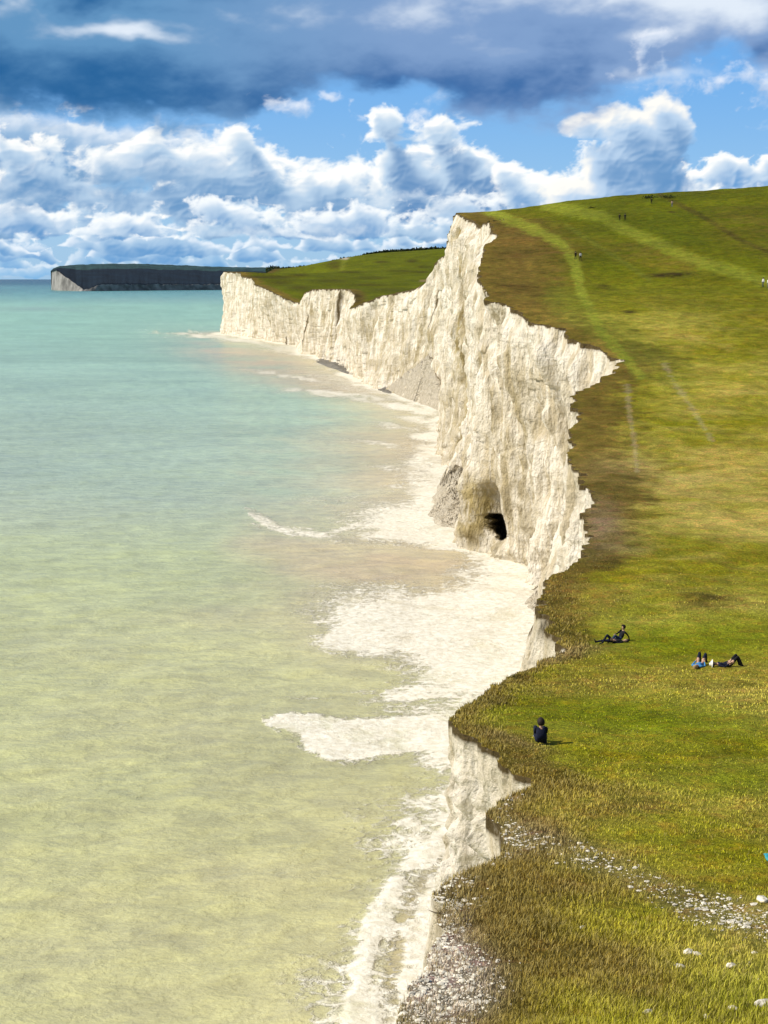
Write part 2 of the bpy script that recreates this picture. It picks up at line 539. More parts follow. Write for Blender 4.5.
# crumbling outline
rough_e = np.clip(ydepth / 100, 0.12, 1.2)
cx = cx + fbm(sarc / 5.0, 0.3, 0, 4, 21, 0.6) * 1.0 * rough_e * 0.8 + fbm(sarc / 0.9, 5.3, 0, 3, 22) * 0.35 * np.clip(ydepth / 60, .15, 1.6)
near_m = ss(cy, 372, 400)
rim_dz = cz * near_m                                     # only the far rim is surveyed with its own height


def smoothed(a, k):
    ker = np.ones(2 * k + 1) / (2 * k + 1)
    return np.convolve(np.pad(a, k, mode='edge'), ker, 'valid')


def land_z(x, y, d, ecol):
    """ground height (relative to the eye); the far rim keeps its own surveyed height"""
    h = hbase(x, y)
    lam = 12 + 0.03 * np.maximum(y, 0)
    w = near_m[ecol] * np.exp(-(d / lam) ** 2)
    return h * (1 - w) + cz[ecol] * w


def grid_mesh(name, V, nr, ncol_, mat, flip=False, attrs=None, colors=None, smooth=True):
    idx = np.arange(nr * ncol_).reshape(nr, ncol_)
    a, b, c, d = idx[:-1, :-1], idx[1:, :-1], idx[1:, 1:], idx[:-1, 1:]
    q = np.stack([a, b, c, d] if not flip else [a, d, c, b], -1).reshape(-1, 4)
    me = bpy.data.meshes.new(name)
    me.vertices.add(len(V)); me.vertices.foreach_set('co', V.astype(np.float32).ravel())
    me.loops.add(len(q) * 4); me.loops.foreach_set('vertex_index', q.astype(np.int32).ravel())
    me.polygons.add(len(q)); me.polygons.foreach_set('loop_start', np.arange(0, len(q) * 4, 4, dtype=np.int32))
    me.polygons.foreach_set('loop_total', np.full(len(q), 4, dtype=np.int32))
    me.polygons.foreach_set('use_smooth', np.full(len(q), smooth))
    me.update(calc_edges=True)
    for k, arr in (attrs or {}).items():
        at = me.attributes.new(k, 'FLOAT', 'POINT'); at.data.foreach_set('value', arr.astype(np.float32).ravel())
    for k, arr in (colors or {}).items():
        at = me.attributes.new(k, 'FLOAT_COLOR', 'POINT')
        at.data.foreach_set('color', np.concatenate([arr, np.ones((len(arr), 1))], 1).astype(np.float32).ravel())
    ob = bpy.data.objects.new(name, me)
    col.objects.link(ob)
    me.materials.append(mat)
    return ob


def tri_mesh(name, V, T, mats, mi=None, parent=None, smooth=False, attrs=None):
    me = bpy.data.meshes.new(name)
    V = np.asarray(V); T = np.asarray(T)
    k = T.shape[1]
    me.vertices.add(len(V)); me.vertices.foreach_set('co', V.astype(np.float32).ravel())
    me.loops.add(len(T) * k); me.loops.foreach_set('vertex_index', T.astype(np.int32).ravel())
    me.polygons.add(len(T)); me.polygons.foreach_set('loop_start', np.arange(0, len(T) * k, k, dtype=np.int32))
    me.polygons.foreach_set('loop_total', np.full(len(T), k, dtype=np.int32))
    me.polygons.foreach_set('use_smooth', np.full(len(T), smooth))
    if not isinstance(mats, (list, tuple)):
        mats = [mats]
    for m in mats:
        me.materials.append(m)
    if mi is not None:
        me.polygons.foreach_set('material_index', np.asarray(mi, dtype=np.int32))
    me.update(calc_edges=True)
    for kk, arr in (attrs or {}).items():
        at = me.attributes.new(kk, 'FLOAT', 'POINT'); at.data.foreach_set('value', np.asarray(arr).astype(np.float32).ravel())
    ob = bpy.data.objects.new(name, me)
    col.objects.link(ob)
    if parent:
        ob.parent = parent
    return ob


def tag(o, label=None, cat=None, group=None, kind=None):
    if label: o['label'] = label
    if cat: o['category'] = cat
    if group: o['group'] = group
    if kind: o['kind'] = kind
    return o


def polyd(px, py, pts):
    """distance to a polyline, plus parameter"""
    best = np.full(np.shape(px), 1e9)
    for (x0, y0), (x1, y1) in zip(pts[:-1], pts[1:]):
        dx_, dy_ = x1 - x0, y1 - y0
        t = np.clip(((px - x0) * dx_ + (py - y0) * dy_) / (dx_ * dx_ + dy_ * dy_), 0, 1)
        best = np.minimum(best, np.hypot(px - x0 - t * dx_, py - y0 - t * dy_))
    return best


# ------------------------------------------------------------------ materials of the setting
# chalk
m_chalk, nt, b = new_mat('chalk', 0.95, 0.1)
geo = nt.n.new('ShaderNodeNewGeometry').outputs['Position']
stain, soil = nt.attr('stain')[2], nt.attr('soil')[2]
pv = nt.scalevec(geo, (1, 1, 0.10))
pb = nt.scalevec(geo, (0.15, 0.15, 1))
streak = nt.noise(pv, 0.5, 6, 0.62, 0.4)
blotch = nt.noise(geo, 0.16, 5, 0.6)
grain = nt.noise(geo, 2.2, 6, 0.65)
c1 = nt.mix(nt.sstep(streak, 0.40, 0.64), (0.76, 0.695, 0.58), (0.50, 0.42, 0.285))
c1 = nt.mix(nt.math('MULTIPLY', nt.sstep(blotch, 0.46, 0.66), 0.55), c1, (0.46, 0.39, 0.25))
c1 = nt.mix(nt.math('MULTIPLY', nt.sstep(grain, 0.52, 0.7), 0.35), c1, (0.42, 0.36, 0.25))
band = nt.noise(pb, 0.6, 3, 0.6)
flint = nt.noise(nt.scalevec(geo, (0.05, 0.05, 1)), 1.6, 2, 0.5)
c1 = nt.mix(nt.math('MULTIPLY', nt.math('MULTIPLY', nt.sstep(flint, 0.60, 0.66), nt.sstep(grain, 0.42, 0.55)), 0.32), c1, (0.30, 0.27, 0.22))
fineg = nt.noise(geo, 11.0, 5, 0.7)
c1 = nt.mix(nt.math('MULTIPLY', nt.sstep(fineg, 0.55, 0.7), 0.22), c1, (0.50, 0.44, 0.33))
c1 = nt.mix(nt.math('MULTIPLY', nt.sstep(band, 0.56, 0.66), 0.22), c1, (0.42, 0.38, 0.31))
stn = nt.math('MULTIPLY', stain, nt.sstep(nt.noise(nt.scalevec(geo, (1, 1, 0.5)), 0.45, 6, 0.65), 0.36, 0.56, 0.35, 1.0))
c1 = nt.mix(stn, c1, nt.mix(nt.sstep(blotch, 0.4, 0.6), (0.36, 0.28, 0.12), (0.19, 0.14, 0.05)))
c1 = nt.mix(nt.math('MULTIPLY', nt.math('ADD', soil, nt.math('MULTIPLY', nt.math('SUBTRACT', grain, 0.5), nt.math('MULTIPLY', soil, 2.0))), 1.2, clamp=True), c1, (0.085, 0.06, 0.025))
nt.put(b.inputs['Base Color'], c1)
vd, _ = nt.voronoi(nt.scalevec(geo, (1, 1, 0.55)), 0.9, 'F1', 2, 0.6)
hh = nt.math('ADD', nt.math('MULTIPLY', fineg, 0.12), nt.math('ADD', nt.math('MULTIPLY', grain, 0.6), nt.math('ADD', nt.math('MULTIPLY', streak, 0.8), nt.math('MULTIPLY', vd, 0.7))))
nt.put(b.inputs['Normal'], nt.bump(hh, 0.8, 0.6))

# turf
m_turf, nt, b = new_mat('turf', 0.95, 0.08)
geo = nt.n.new('ShaderNodeNewGeometry').outputs['Position']
colr = nt.attr('col')[0]
rub = nt.attr('rubble')[2]
g1 = nt.noise(geo, 0.55, 6, 0.65)
g2 = nt.noise(geo, 6.0, 5, 0.7)
g3 = nt.noise(geo, 0.07, 5, 0.6)
g4 = nt.noise(geo, 30.0, 3, 0.7)
k = nt.math('MULTIPLY', nt.sstep(g1, 0.28, 0.72, 0.72, 1.26), nt.sstep(g2, 0.25, 0.75, 0.55, 1.45))
k = nt.math('MULTIPLY', k, nt.sstep(g4, 0.25, 0.75, 0.7, 1.3))
base = nt.vmath('MULTIPLY', colr, nt.xyz(k, k, k))
dry = nt.vmath('MULTIPLY', base, (1.35, 1.02, 1.3))
base = nt.mix(nt.sstep(nt.noise(geo, 1.4, 6, 0.7), 0.46, 0.66), base, dry)
base = nt.mix(nt.math('MULTIPLY', nt.sstep(g3, 0.45, 0.7), 0.35), base, nt.vmath('MULTIPLY', base, (1.25, 0.96, 1.2)))
d1, cc = nt.voronoi(geo, 9.0, 'F1', 1, 0.6)
ch = nt.sep(cc)[0]
chip = nt.math('MULTIPLY', nt.sstep(d1, 0.34, 0.26), nt.math('LESS_THAN', ch, nt.math('MULTIPLY', rub, 0.9)))
base = nt.mix(chip, base, (0.48, 0.43, 0.34))
nt.put(b.inputs['Base Color'], base)
hh = nt.math('ADD', nt.math('MULTIPLY', g2, 0.6), nt.math('ADD', nt.math('MULTIPLY', g4, 0.2), nt.math('ADD', g1, nt.math('MULTIPLY', chip, 0.3))))
nt.put(b.inputs['Normal'], nt.bump(hh, 1.0, 0.35))

# sea
m_sea, nt, b = new_mat('sea_water', 0.26, 0.16)
geo = nt.n.new('ShaderNodeNewGeometry').outputs['Position']
colr = nt.attr('col')[0]
foam = nt.attr('foam')[2]
yy = nt.sep(geo)[1]
w0 = nt.noise(nt.scalevec(geo, (0.6, 1.0, 1)), 0.035, 6, 0.6, 0.6)
w1 = nt.noise(nt.scalevec(geo, (0.7, 1.2, 1)), 0.22, 7, 0.68, 0.5)
w2 = nt.noise(geo, 1.1, 5, 0.65, 0.3)
w4 = nt.noise(nt.scalevec(geo, (0.45, 1.0, 1)), 2.4, 3, 0.6, 0.6)
w3 = nt.noise(nt.scalevec(geo, (0.5, 1.0, 1)), 0.42, 3, 0.55, 0.6)
k = nt.math('MULTIPLY', nt.sstep(w0, 0.3, 0.7, 0.93, 1.07), nt.math('MULTIPLY', nt.sstep(w1, 0.3, 0.7, 0.94, 1.06), nt.math('MULTIPLY', nt.sstep(w4, 0.38, 0.62, 0.94, 1.06), nt.sstep(w3, 0.38, 0.62, 0.92, 1.08))))
base = nt.vmath('MULTIPLY', colr, nt.xyz(k, k, nt.math('POWER', k, 0.6)))
lace_d, _ = nt.voronoi(nt.vmath('ADD', geo, nt.xyz(nt.math('MULTIPLY', w2, 3.0), nt.math('MULTIPLY', w1, 4.0), 0)), 0.55, 'DISTANCE_TO_EDGE')
lace = nt.sstep(lace_d, 0.16, 0.0)
fn = nt.math('ADD', nt.math('MULTIPLY', w1, 0.6), nt.math('MULTIPLY', w2, 0.4))
thr = nt.math('ADD', foam, nt.math('MULTIPLY', nt.math('SUBTRACT', fn, 0.5), 1.9))
thr = nt.math('ADD', thr, nt.math('MULTIPLY', nt.math('SUBTRACT', lace, 0.4), nt.math('MULTIPLY', nt.sstep(foam, 0.1, 0.4), 0.26)))
fm = nt.sstep(thr, 0.24, 0.66)
fm = nt.math('MULTIPLY', fm, nt.sstep(foam, 0.02, 0.2))
fm = nt.math('MULTIPLY', fm, nt.sstep(nt.noise(nt.scalevec(geo, (0.8, 0.8, 1)), 0.13, 8, 0.68, 0.5), 0.34, 0.50, 0.60, 1.0))
fcol = nt.mix(nt.sstep(w2, 0.35, 0.65), (0.68, 0.63, 0.51), (0.84, 0.81, 0.71))
nt.put(b.inputs['Base Color'], nt.mix(nt.math('MULTIPLY', fm, 0.92), base, fcol))
nt.put(b.inputs['Roughness'], nt.math('ADD', 0.26, nt.math('MULTIPLY', fm, 0.6)))
hh = nt.math('ADD', nt.math('ADD', nt.math('MULTIPLY', w3, 0.7), nt.math('MULTIPLY', w1, 1.0)), nt.math('ADD', nt.math('MULTIPLY', w2, 0.35), nt.math('MULTIPLY', fm, 0.5)))
nt.put(b.inputs['Normal'], nt.bump(nt.math('ADD', hh, nt.math('MULTIPLY', w4, 0.20)), 0.9, 0.45))

# rubble / shingle
m_rubble, nt, b = new_mat('chalk_rubble', 0.95, 0.1)
geo = nt.n.new('ShaderNodeNewGeometry').outputs['Position']
rv, rc = nt.voronoi(geo, 0.7, 'F1', 2, 0.6)
rn = nt.noise(geo, 0.5, 6, 0.65)
cb = nt.mix(nt.sstep(rn, 0.38, 0.68), (0.58, 0.515, 0.40), (0.40, 0.345, 0.25))
cb = nt.mix(nt.math('MULTIPLY', nt.sstep(nt.sep(rc)[0], 0.6, 0.9), 0.5), cb, (0.42, 0.36, 0.26))
nt.put(b.inputs['Base Color'], cb)
nt.put(b.inputs['Normal'], nt.bump(nt.math('ADD', nt.math('MULTIPLY', rv, -1.0), rn), 1.0, 0.8))

m_shingle = plain('dark_shingle', (0.17, 0.155, 0.125), 0.8, 0.4, 0.6)

# ------------------------------------------------------------------ land (turf on the downs)
u_rows = np.concatenate([np.linspace(0, 1, 190) ** 1.15, 1 + np.geomspace(0.02, 8, 34)])
NR = len(u_rows)
wdt = 0.27 * np.maximum(cy, 12) + 3.0
Dm = u_rows[:, None] * wdt[None, :]
Dm = np.where(u_rows[:, None] > 1, wdt[None, :] + (u_rows[:, None] - 1) * np.maximum(wdt[None, :], 60) * 1.2, Dm)
# outer columns drift smoothly, so the notches of the rim do not print through inland
xs_sm = np.interp(cy, *(lambda yy_: (yy_, np.interp(yy_, cy, smoothed(cx, 60))))(np.linspace(cy[0], cy[-1], 800)))
blend = ss(u_rows, 0.04, 0.6)[:, None]
X = (cx[None, :] * (1 - blend) + xs_sm[None, :] * blend) + Dm
X = np.maximum(X, cx[None, :] + Dm * 0.25)
Y = np.broadcast_to(cy[None, :], X.shape).copy()
E = np.broadcast_to(np.arange(NC)[None, :], X.shape)
Z = land_z(X, Y, X - cx[None, :], E)
# tussocks and terracettes
dd = X - cx[None, :]
tuss = fbm(X / 0.8, Y / 0.8, 0, 3, 41)
Z = Z + tuss * 0.05 * ss(dd, 0.02, 0.4) * (1 - ss(Y, 60, 160))
Z = Z + fbm(X / 2.6, Y / 1.6, 0, 3, 42) * 0.12 * ss(dd, 0.0, 1.0) * ss(Y, 20, 60)
Z = Z - 0.5 * np.exp(-dd / (0.01 * np.maximum(Y, 20))) * 0.3 * np.clip(Y / 100, .2, 1)       # the rim sags a little
px_, py_ = project(X, Y, Z + CAM_H)
py_ = np.where(Y < 8, 1200, py_)

green = np.array([0.275, 0.275, 0.008]); lush = np.array([0.230, 0.275, 0.004]); dryg = np.array([0.46, 0.385, 0.085])
brown = np.array([0.165, 0.118, 0.020]); dark = np.array([0.075, 0.058, 0.010]); path = np.array([0.20, 0.235, 0.02]); bare = np.array([0.27, 0.205, 0.10])
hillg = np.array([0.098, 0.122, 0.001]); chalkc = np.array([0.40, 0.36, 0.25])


def lerp_c(A, Bc, m):
    return A * (1 - m[..., None]) + Bc * m[..., None]


n_big = fbm(X / 14, Y / 14, 0, 4, 51); n_mid = fbm(X / 3.5, Y / 3.5, 0, 4, 52, .6); n_fin = fbm(X / 0.9, Y / 0.9, 0, 3, 53)
Cc = np.broadcast_to(green, X.shape + (3,)).copy()
Cc = lerp_c(Cc, dryg, np.clip(0.35 + 0.5 * n_big + 0.35 * n_mid, 0, 1) * (1 - ss(Y, 150, 330)) * 0.85)
Cc = lerp_c(Cc, hillg, ss(Y, 170, 330) * (1 - ss(Y, 500, 640)) * 0.95)  # hill turf darkened: cloud shade is put into this green
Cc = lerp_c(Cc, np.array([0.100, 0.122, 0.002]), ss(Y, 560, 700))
# lusher hollow by the sunbathers
lushm = np.clip(ell(px_, py_, 700, 640, 170, 26) + ell(px_, py_, 640, 720, 150, 22, 5) + ell(px_, py_, 740, 780, 90, 20) * 0.7 + ell(px_, py_, 740, 1000, 130, 40) * .5, 0, 1)
Cc = lerp_c(Cc, lush, lushm * np.clip(0.8 + 0.5 * n_mid, 0, 1) * (Y < 400))
Cc = lerp_c(Cc, dryg, np.clip(ell(px_, py_, 680, 500, 160, 45) * 0.8 + ell(px_, py_, 690, 330, 90, 30) * .25, 0, 1) * np.clip(.7 + .6 * n_mid, 0, 1) * (Y < 400))
# brown heathy fringe along the rim
fr_w = np.interp(Y, [0, 20, 40, 60, 90, 140, 200, 300, 420, 500, 700, 1400], [2.6, 2.6, 1.7, 1.6, 3.0, 9, 9, 18, 14, 6, 7, 12])
fringe = 1 - ss(dd + n_mid * fr_w * 0.35 + n_fin * .15 * fr_w, fr_w * 0.35, fr_w)
Cc = lerp_c(Cc, brown * (1 + .4 * n_mid[..., None]), np.clip(fringe, 0, 1) * 0.85)
brm = [(535, 262, 46, 42, 0, 1.0), (500, 228, 34, 16, 10, .8), (650, 255, 60, 14, 12, .5), (700, 598, 34, 12, 4, .8), (596, 425, 20, 55, 0, .4), (600, 500, 20, 30, 0, .35),
       (585, 600, 34, 26, 0, .55), (540, 690, 70, 14, -8, .4), (600, 800, 90, 22, 8, .65), (560, 880, 90, 24, 12, .7), (500, 940, 90, 80, 0, .95), (600, 960, 120, 34, 25, .7), (560, 830, 90, 20, 10, .5),
       (760, 230, 60, 26, 15, .45), (600, 655, 40, 10, 0, .3)]
for (a, b_, rx, ry, an, am) in brm:
    m = ell(px_, py_, a, b_, rx, ry, an, 3) * am * np.clip(0.75 + 0.8 * n_mid + .3 * n_fin, 0, 1.2)
    Cc = lerp_c(Cc, brown, np.clip(m, 0, 1) * (Y < 480))
for (a, b_, rx, ry, an, am) in [(670, 275, 24, 3.0, -2, 1.0), (605, 287, 10, 3, 5, .7), (629, 312, 7, 1.8, 0, .8), (513, 286, 14, 1.3, 3, .7), (545, 296, 18, 1.6, 3, .6), (700, 596, 26, 6, 3, .55), (672, 212, 5, 1, 0, .8)]:  # dark patches; the first is a shadow painted into the turf colour
    m = ell(px_, py_, a, b_, rx, ry, an, 2.5) * am * np.clip(1 + n_fin, 0, 1.2)
    Cc = lerp_c(Cc, dark * .6, np.clip(m, 0, 1) * (Y < 480))
# bare, trodden patches and paths
for (a, b_, rx, ry, an, am) in [(600, 520, 22, 26, 0, .75), (608, 545, 40, 14, 0, .45), (560, 655, 50, 7, -8, .45), (520, 742, 40, 5, 12, .5), (545, 835, 40, 12, 10, .45), (640, 470, 60, 16, 0, .3)]:
    m = ell(px_, py_, a, b_, rx, ry, an, 2.5) * am * np.clip(.8 + .8 * n_mid, 0, 1.2)
    Cc = lerp_c(Cc, bare, np.clip(m, 0, 1) * (Y < 480))


def trail(pts, w, colr_, am, rough_=1.0):
    global Cc
    d_ = polyd(px_, py_, pts) + n_fin * w * .35 * rough_ + n_mid * w * .2 * rough_
    Cc = lerp_c(Cc, colr_, np.clip(1 - ss(d_, w * 0.4, w), 0, 1) * am * (Y < 480) * (px_ > 440))


trail([(484, 208), (505, 218), (540, 232), (562, 244), (575, 262), (580, 290), (600, 330), (640, 375)], 7, path * 1.3, .8)
trail([(545, 205), (600, 216), (640, 236), (700, 262), (768, 282)], 8, path * 1.2, .65)
trail([(560, 300), (620, 340), (680, 380)], 22, path * .85, .45)
trail([(660, 195), (700, 215), (740, 240), (790, 262)], 3, dark, .6)
trail([(627, 385), (629, 410), (634, 440), (637, 470)], 3.0, np.array([.42, .36, .17]), .5, 2.0)
trail([(664, 364), (676, 385), (690, 405), (712, 440)], 3.0, np.array([.40, .35, .16]), .45, 2.2)
trail([(566, 225), (620, 260), (650, 280)], 3, path * .8, .55)
# far downs: patches and hedged darker bits
far = (Y > 640)
for (a, b_, rx, ry, am) in [(268, 277, 26, 1.6, .8), (350, 272, 12, 1.2, .9), (400, 271, 14, 1.0, .7), (300, 288, 12, 3, .5), (412, 261, 6, 1.6, .9), (425, 267, 8, 1.2, .9), (365, 285, 30, 1.5, .5), (320, 295, 16, 5, .4), (280, 282, 14, 4, .5), (390, 290, 20, 3, .4), (382, 262, 7, 1.0, .8), (335, 265, 9, 4, .7), (262, 268, 20, 5, .9), (330, 281, 20, 2, .6), (370, 278, 16, 1.5, .6), (300, 275, 10, 1.4, .6), (420, 272, 10, 1.2, .7), (356, 298, 8, 7, .8)]:
    Cc = lerp_c(Cc, dark * .6, np.clip(ell(px_, py_, a, b_, rx, ry, 0, 2.5) * am * np.clip(1 + .8 * n_big, 0, 1.3), 0, 1) * far)
Cc = lerp_c(Cc, path * .8, np.clip(1 - ss(polyd(px_, py_, [(345, 259), (342, 268)]), 1, 4), 0, 1) * .6 * far)
Cc = lerp_c(Cc, chalkc, np.clip(1 - ss(polyd(px_, py_, [(341, 257.5), (347, 258)]), 1, 2.4), 0, 1) * .9 * far)
Cc = lerp_c(Cc, bare, np.clip(1 - ss(polyd(px_, py_, [(420, 281), (436, 280)]), .5, 1.5), 0, 1) * .7 * far)
Cc = np.clip(Cc * (1 + 0.22 * n_big[..., None] + .10 * n_fin[..., None]), 0.003, 0.6)
# chalk chips in the turf
chipd = polyd(px_, py_, [(515, 838), (560, 850), (620, 868), (690, 905), (768, 925)])
rubm = (1 - ss(chipd + 5 * n_mid, 4, 24)) * 0.55 + ell(px_, py_, 735, 912, 60, 22, 10) * .6 + ell(px_, py_, 450, 985, 62, 48, 0, 3) * 0.85 + ell(px_, py_, 455, 905, 40, 22) * .45 + ell(px_, py_, 740, 980, 60, 40) * .12
rubm = rubm + (1 - ss(dd + .2 * n_fin, 0.15, 0.9)) * 0.5 * (Y < 36)
rubm = np.clip(rubm + .2 * n_mid * (rubm > .1), 0, 1) * (Y < 60)
zone = ell(px_, py_, 450, 985, 62, 60, 0, 3)
Cc = lerp_c(Cc, np.array([0.24, 0.20, 0.09]), np.clip(rubm * .7 - zone, 0, .5))
Cc = lerp_c(Cc, np.array([0.36, 0.31, 0.22]) * (1 + .35 * n_fin[..., None]), np.clip(zone * rubm * 1.3, 0, .85))
V = np.stack([X, Y, Z + CAM_H], -1).reshape(-1, 3)
land = grid_mesh('grassland', V, NR, NC, m_turf, flip=True, attrs={'rubble': rubm.reshape(-1)}, colors={'col': Cc.reshape(-1, 3)})
tag(land, 'rolling green and brown downland turf along the cliff tops', kind='structure')

# quick ground sampler for placing things: nearest column, interpolated row
def ground_z(x, y):
    i = int(np.argmin(np.abs(cy - y) + np.abs(cx - x) * 0.02))
    j = np.searchsorted(X[:, i], x) - 1
    j = max(0, min(j, NR - 2))
    t = (x - X[j, i]) / max(X[j + 1, i] - X[j, i], 1e-6)
    return float(Z[j, i] * (1 - t) + Z[j + 1, i] * t) + CAM_H


def spot(px, py, y0=6.0):
    x, y = ground_at(px, py, y0)
    return x, y, ground_z(x, y)


# ------------------------------------------------------------------ cliffs
top_z = Z[0, :]                                     # relative to the eye
NF = 170
tr = np.linspace(0, 1, NF) ** 1.12
bx = np.interp(cy, BY, BX)
bx = smoothed(bx, 3) + fbm(sarc / 16, 8.1, 0, 3, 61) * np.clip(ydepth / 300, .2, 1.3) * .8
pw = np.interp(cy, [0, 60, 120, 200, 260, 300, 2000], [2.6, 2.6, 2.2, 1.6, 1.0, 1.0, 1.0])
mx = smoothed((cx + bx) / 2, 14); my = smoothed(cy, 14)
tx, ty = np.gradient(mx), np.gradient(my)
ln = np.hypot(tx, ty) + 1e-9
nx, ny = -ty / ln, tx / ln                            # points seaward (left)
T2 = tr[:, None]
Xf = cx[None, :] + (bx - cx)[None, :] * T2 ** pw[None, :]
Yf = np.broadcast_to(cy[None, :], Xf.shape).copy()
H0 = (top_z + CAM_H)[None, :]
Zf = H0 * (1 - T2) - 1.5 * T2
s_ = np.broadcast_to(sarc[None, :], Xf.shape)
dep = H0 - Zf                                          # metres below the rim
amp = ss(dep, 0.15, 5.0) * np.clip(np.broadcast_to(ydepth[None, :], Xf.shape) / 130, .17, 1.15)
fl = fbm(s_ / 11 + .25 * fbm(s_ / 20, Zf / 15, 0, 2, 171), Zf / 50, 0, 2, 71) * 2.4
fl = fl + (np.abs(fbm(s_ / 3.4, Zf / 22, 0, 3, 72)) - .35) * -1.9
fl = fl + fbm(s_ / 1.5, Zf / 7.0, 0, 3, 73, .6) * 0.50
fl = fl + np.round(fbm(s_ / 5, Zf / 3.2, 0, 2, 74) * 3) / 3 * 0.38
fl = fl + np.round(fbm(s_ / 16, Zf / 26, 0, 2, 174) * 2.5) / 2.5 * 1.2
fl = fl + fbm(s_ / .45, Zf / .8, 0, 3, 175, .6) * .30 * (Yf < 140)
gaps = np.maximum(0, fbm(s_ / 7.5, Zf / 90, 0, 2, 75) - .42) * -5.0
disp = (fl + gaps) * amp
# the long stained gully and the cave in the headland
pxf, pyf = project(Xf, Yf, Zf)
gul = 1 - ss(polyd(pxf, pyf, [(462, 232), (466, 262), (467, 300), (464, 345), (468, 395), (461, 450)]) + 2 * fbm(s_ / 3, Zf / 3, 0, 2, 76), 1.2, 5.0)
gul = gul * (Yf > 270) * (Yf < 470)
disp -= gul * 0.9
cave = ell(pxf, pyf, 500, 512, 10, 26, -14, 4) * (Yf > 225) * (Yf < 300)
disp -= cave * 5.0
hole = ell(pxf, pyf, 497, 522, 7, 16, -14, 5) * (Yf > 225) * (Yf < 300)
disp -= hole * 0.0
brow = ell(pxf, pyf, 480, 480, 16, 14, 0, 3) * (Yf > 225) * (Yf < 300)
disp += brow * 1.2
crumb = np.exp(-((Yf - 20) / 9) ** 2) * ss(dep, 0.0, 2.5) * (1 - .3 * ss(dep, 4, 12))
disp += crumb * (.55 + .35 * fbm(s_ / .7, Zf / .7, 0, 3, 177))
neark = np.exp(-((Yf - 40) / 12) ** 2) * ss(dep, 0.3, 2)
disp += neark * (np.round(fbm(s_ / 1.1, Zf / 1.6, 0, 3, 178) * 3) / 3 * .40 + .25 * fbm(s_ / .4, Zf / .5, 0, 3, 179))
disp -= np.exp(-((Yf - 52) / 20) ** 2) * ss(dep, .3, 3) * .35
# blocky slumped foot
disp += ss(T2, 0.82, 1.0) * (0.6 + fbm(s_ / 4, Zf / 2, 0, 3, 78)) * 1.2 * np.clip(Yf / 200, .2, 1)
Xf = Xf + nx[None, :] * disp; Yf = Yf + ny[None, :] * disp * 0.8
# the cave mouth proper: a passage running back into the headland
pc_, qc_ = project(Xf, Yf, Zf)
mouth = ss(ell(pc_, qc_, 501, 527, 5.5, 14, -14, 4), .3, .6) * (Yf > 225) * (Yf < 310)
dvx, dvz = Xf / np.maximum(Yf, 1), (Zf - CAM_H) / np.maximum(Yf, 1)
Xf = Xf + dvx * mouth * 16; Yf = Yf + mouth * 16; Zf = Zf + dvz * mouth * 16
stain_a = gul * .95
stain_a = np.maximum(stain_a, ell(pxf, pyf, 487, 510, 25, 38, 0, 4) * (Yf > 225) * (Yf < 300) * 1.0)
stain_a = np.maximum(stain_a, ell(pxf, pyf, 400, 365, 26, 14, 0, 3) * (Yf > 520) * .55)
stain_a = np.maximum(stain_a, np.clip(fbm(s_ / 6, Zf / 26, 0, 3, 79) * 1.4 - .35, 0, .6) * ss(Yf, 120, 260))
stain_a = np.maximum(stain_a, ell(pxf, pyf, 452, 430, 10, 60, 0, 3) * .35 * (Yf > 225) * (Yf < 520))
lip = np.interp(cy, [0, 40, 100, 260, 600, 1400], [.20, .20, .34, .55, .8, 1.1])[None, :] * (1 + 1.1 * fbm(s_ / 2.0, 2.2, 0, 3, 80))
lipm = 1 - ss(dep, lip * .7, lip * 1.15)
hang = ell(pxf, pyf, 556, 626, 16, 15, 0, 4) * (Yf > 55) * (Yf < 110)
soil_a = np.clip(np.maximum(lipm * (.25 + .75 * ss(Yf, 26, 34)), hang * .9), 0, 1)
face = grid_mesh('chalk_cliff', np.stack([Xf, Yf, Zf], -1).reshape(-1, 3), NF, NC, m_chalk, attrs={'stain': stain_a.reshape(-1), 'soil': soil_a.reshape(-1)})
tag(face, 'white chalk sea cliffs with flutes, brown stains and a cave', kind='structure')


# ------------------------------------------------------------------ sea
def sea_grid():
    pys = np.concatenate([HORIZON + np.geomspace(0.35, 6, 26), np.arange(286, 1100, 1.9), np.geomspace(1105, 2600, 40)])
    ys = np.array([sea_at(384, p)[1] for p in pys if True])
    us = np.concatenate([-np.geomspace(6, .32, 30), np.linspace(-0.3, .3, 420), np.geomspace(.32, 6, 30)])
    ys = np.concatenate([ys, [ys[-1] - 20, -120, -400, -3000]]) if ys[-1] > 0 else ys
    Yg = np.broadcast_to(ys[:, None], (len(ys), len(us))).copy()
    Xg = us[None, :] * np.maximum(np.abs(Yg), 60)
    return Xg, Yg


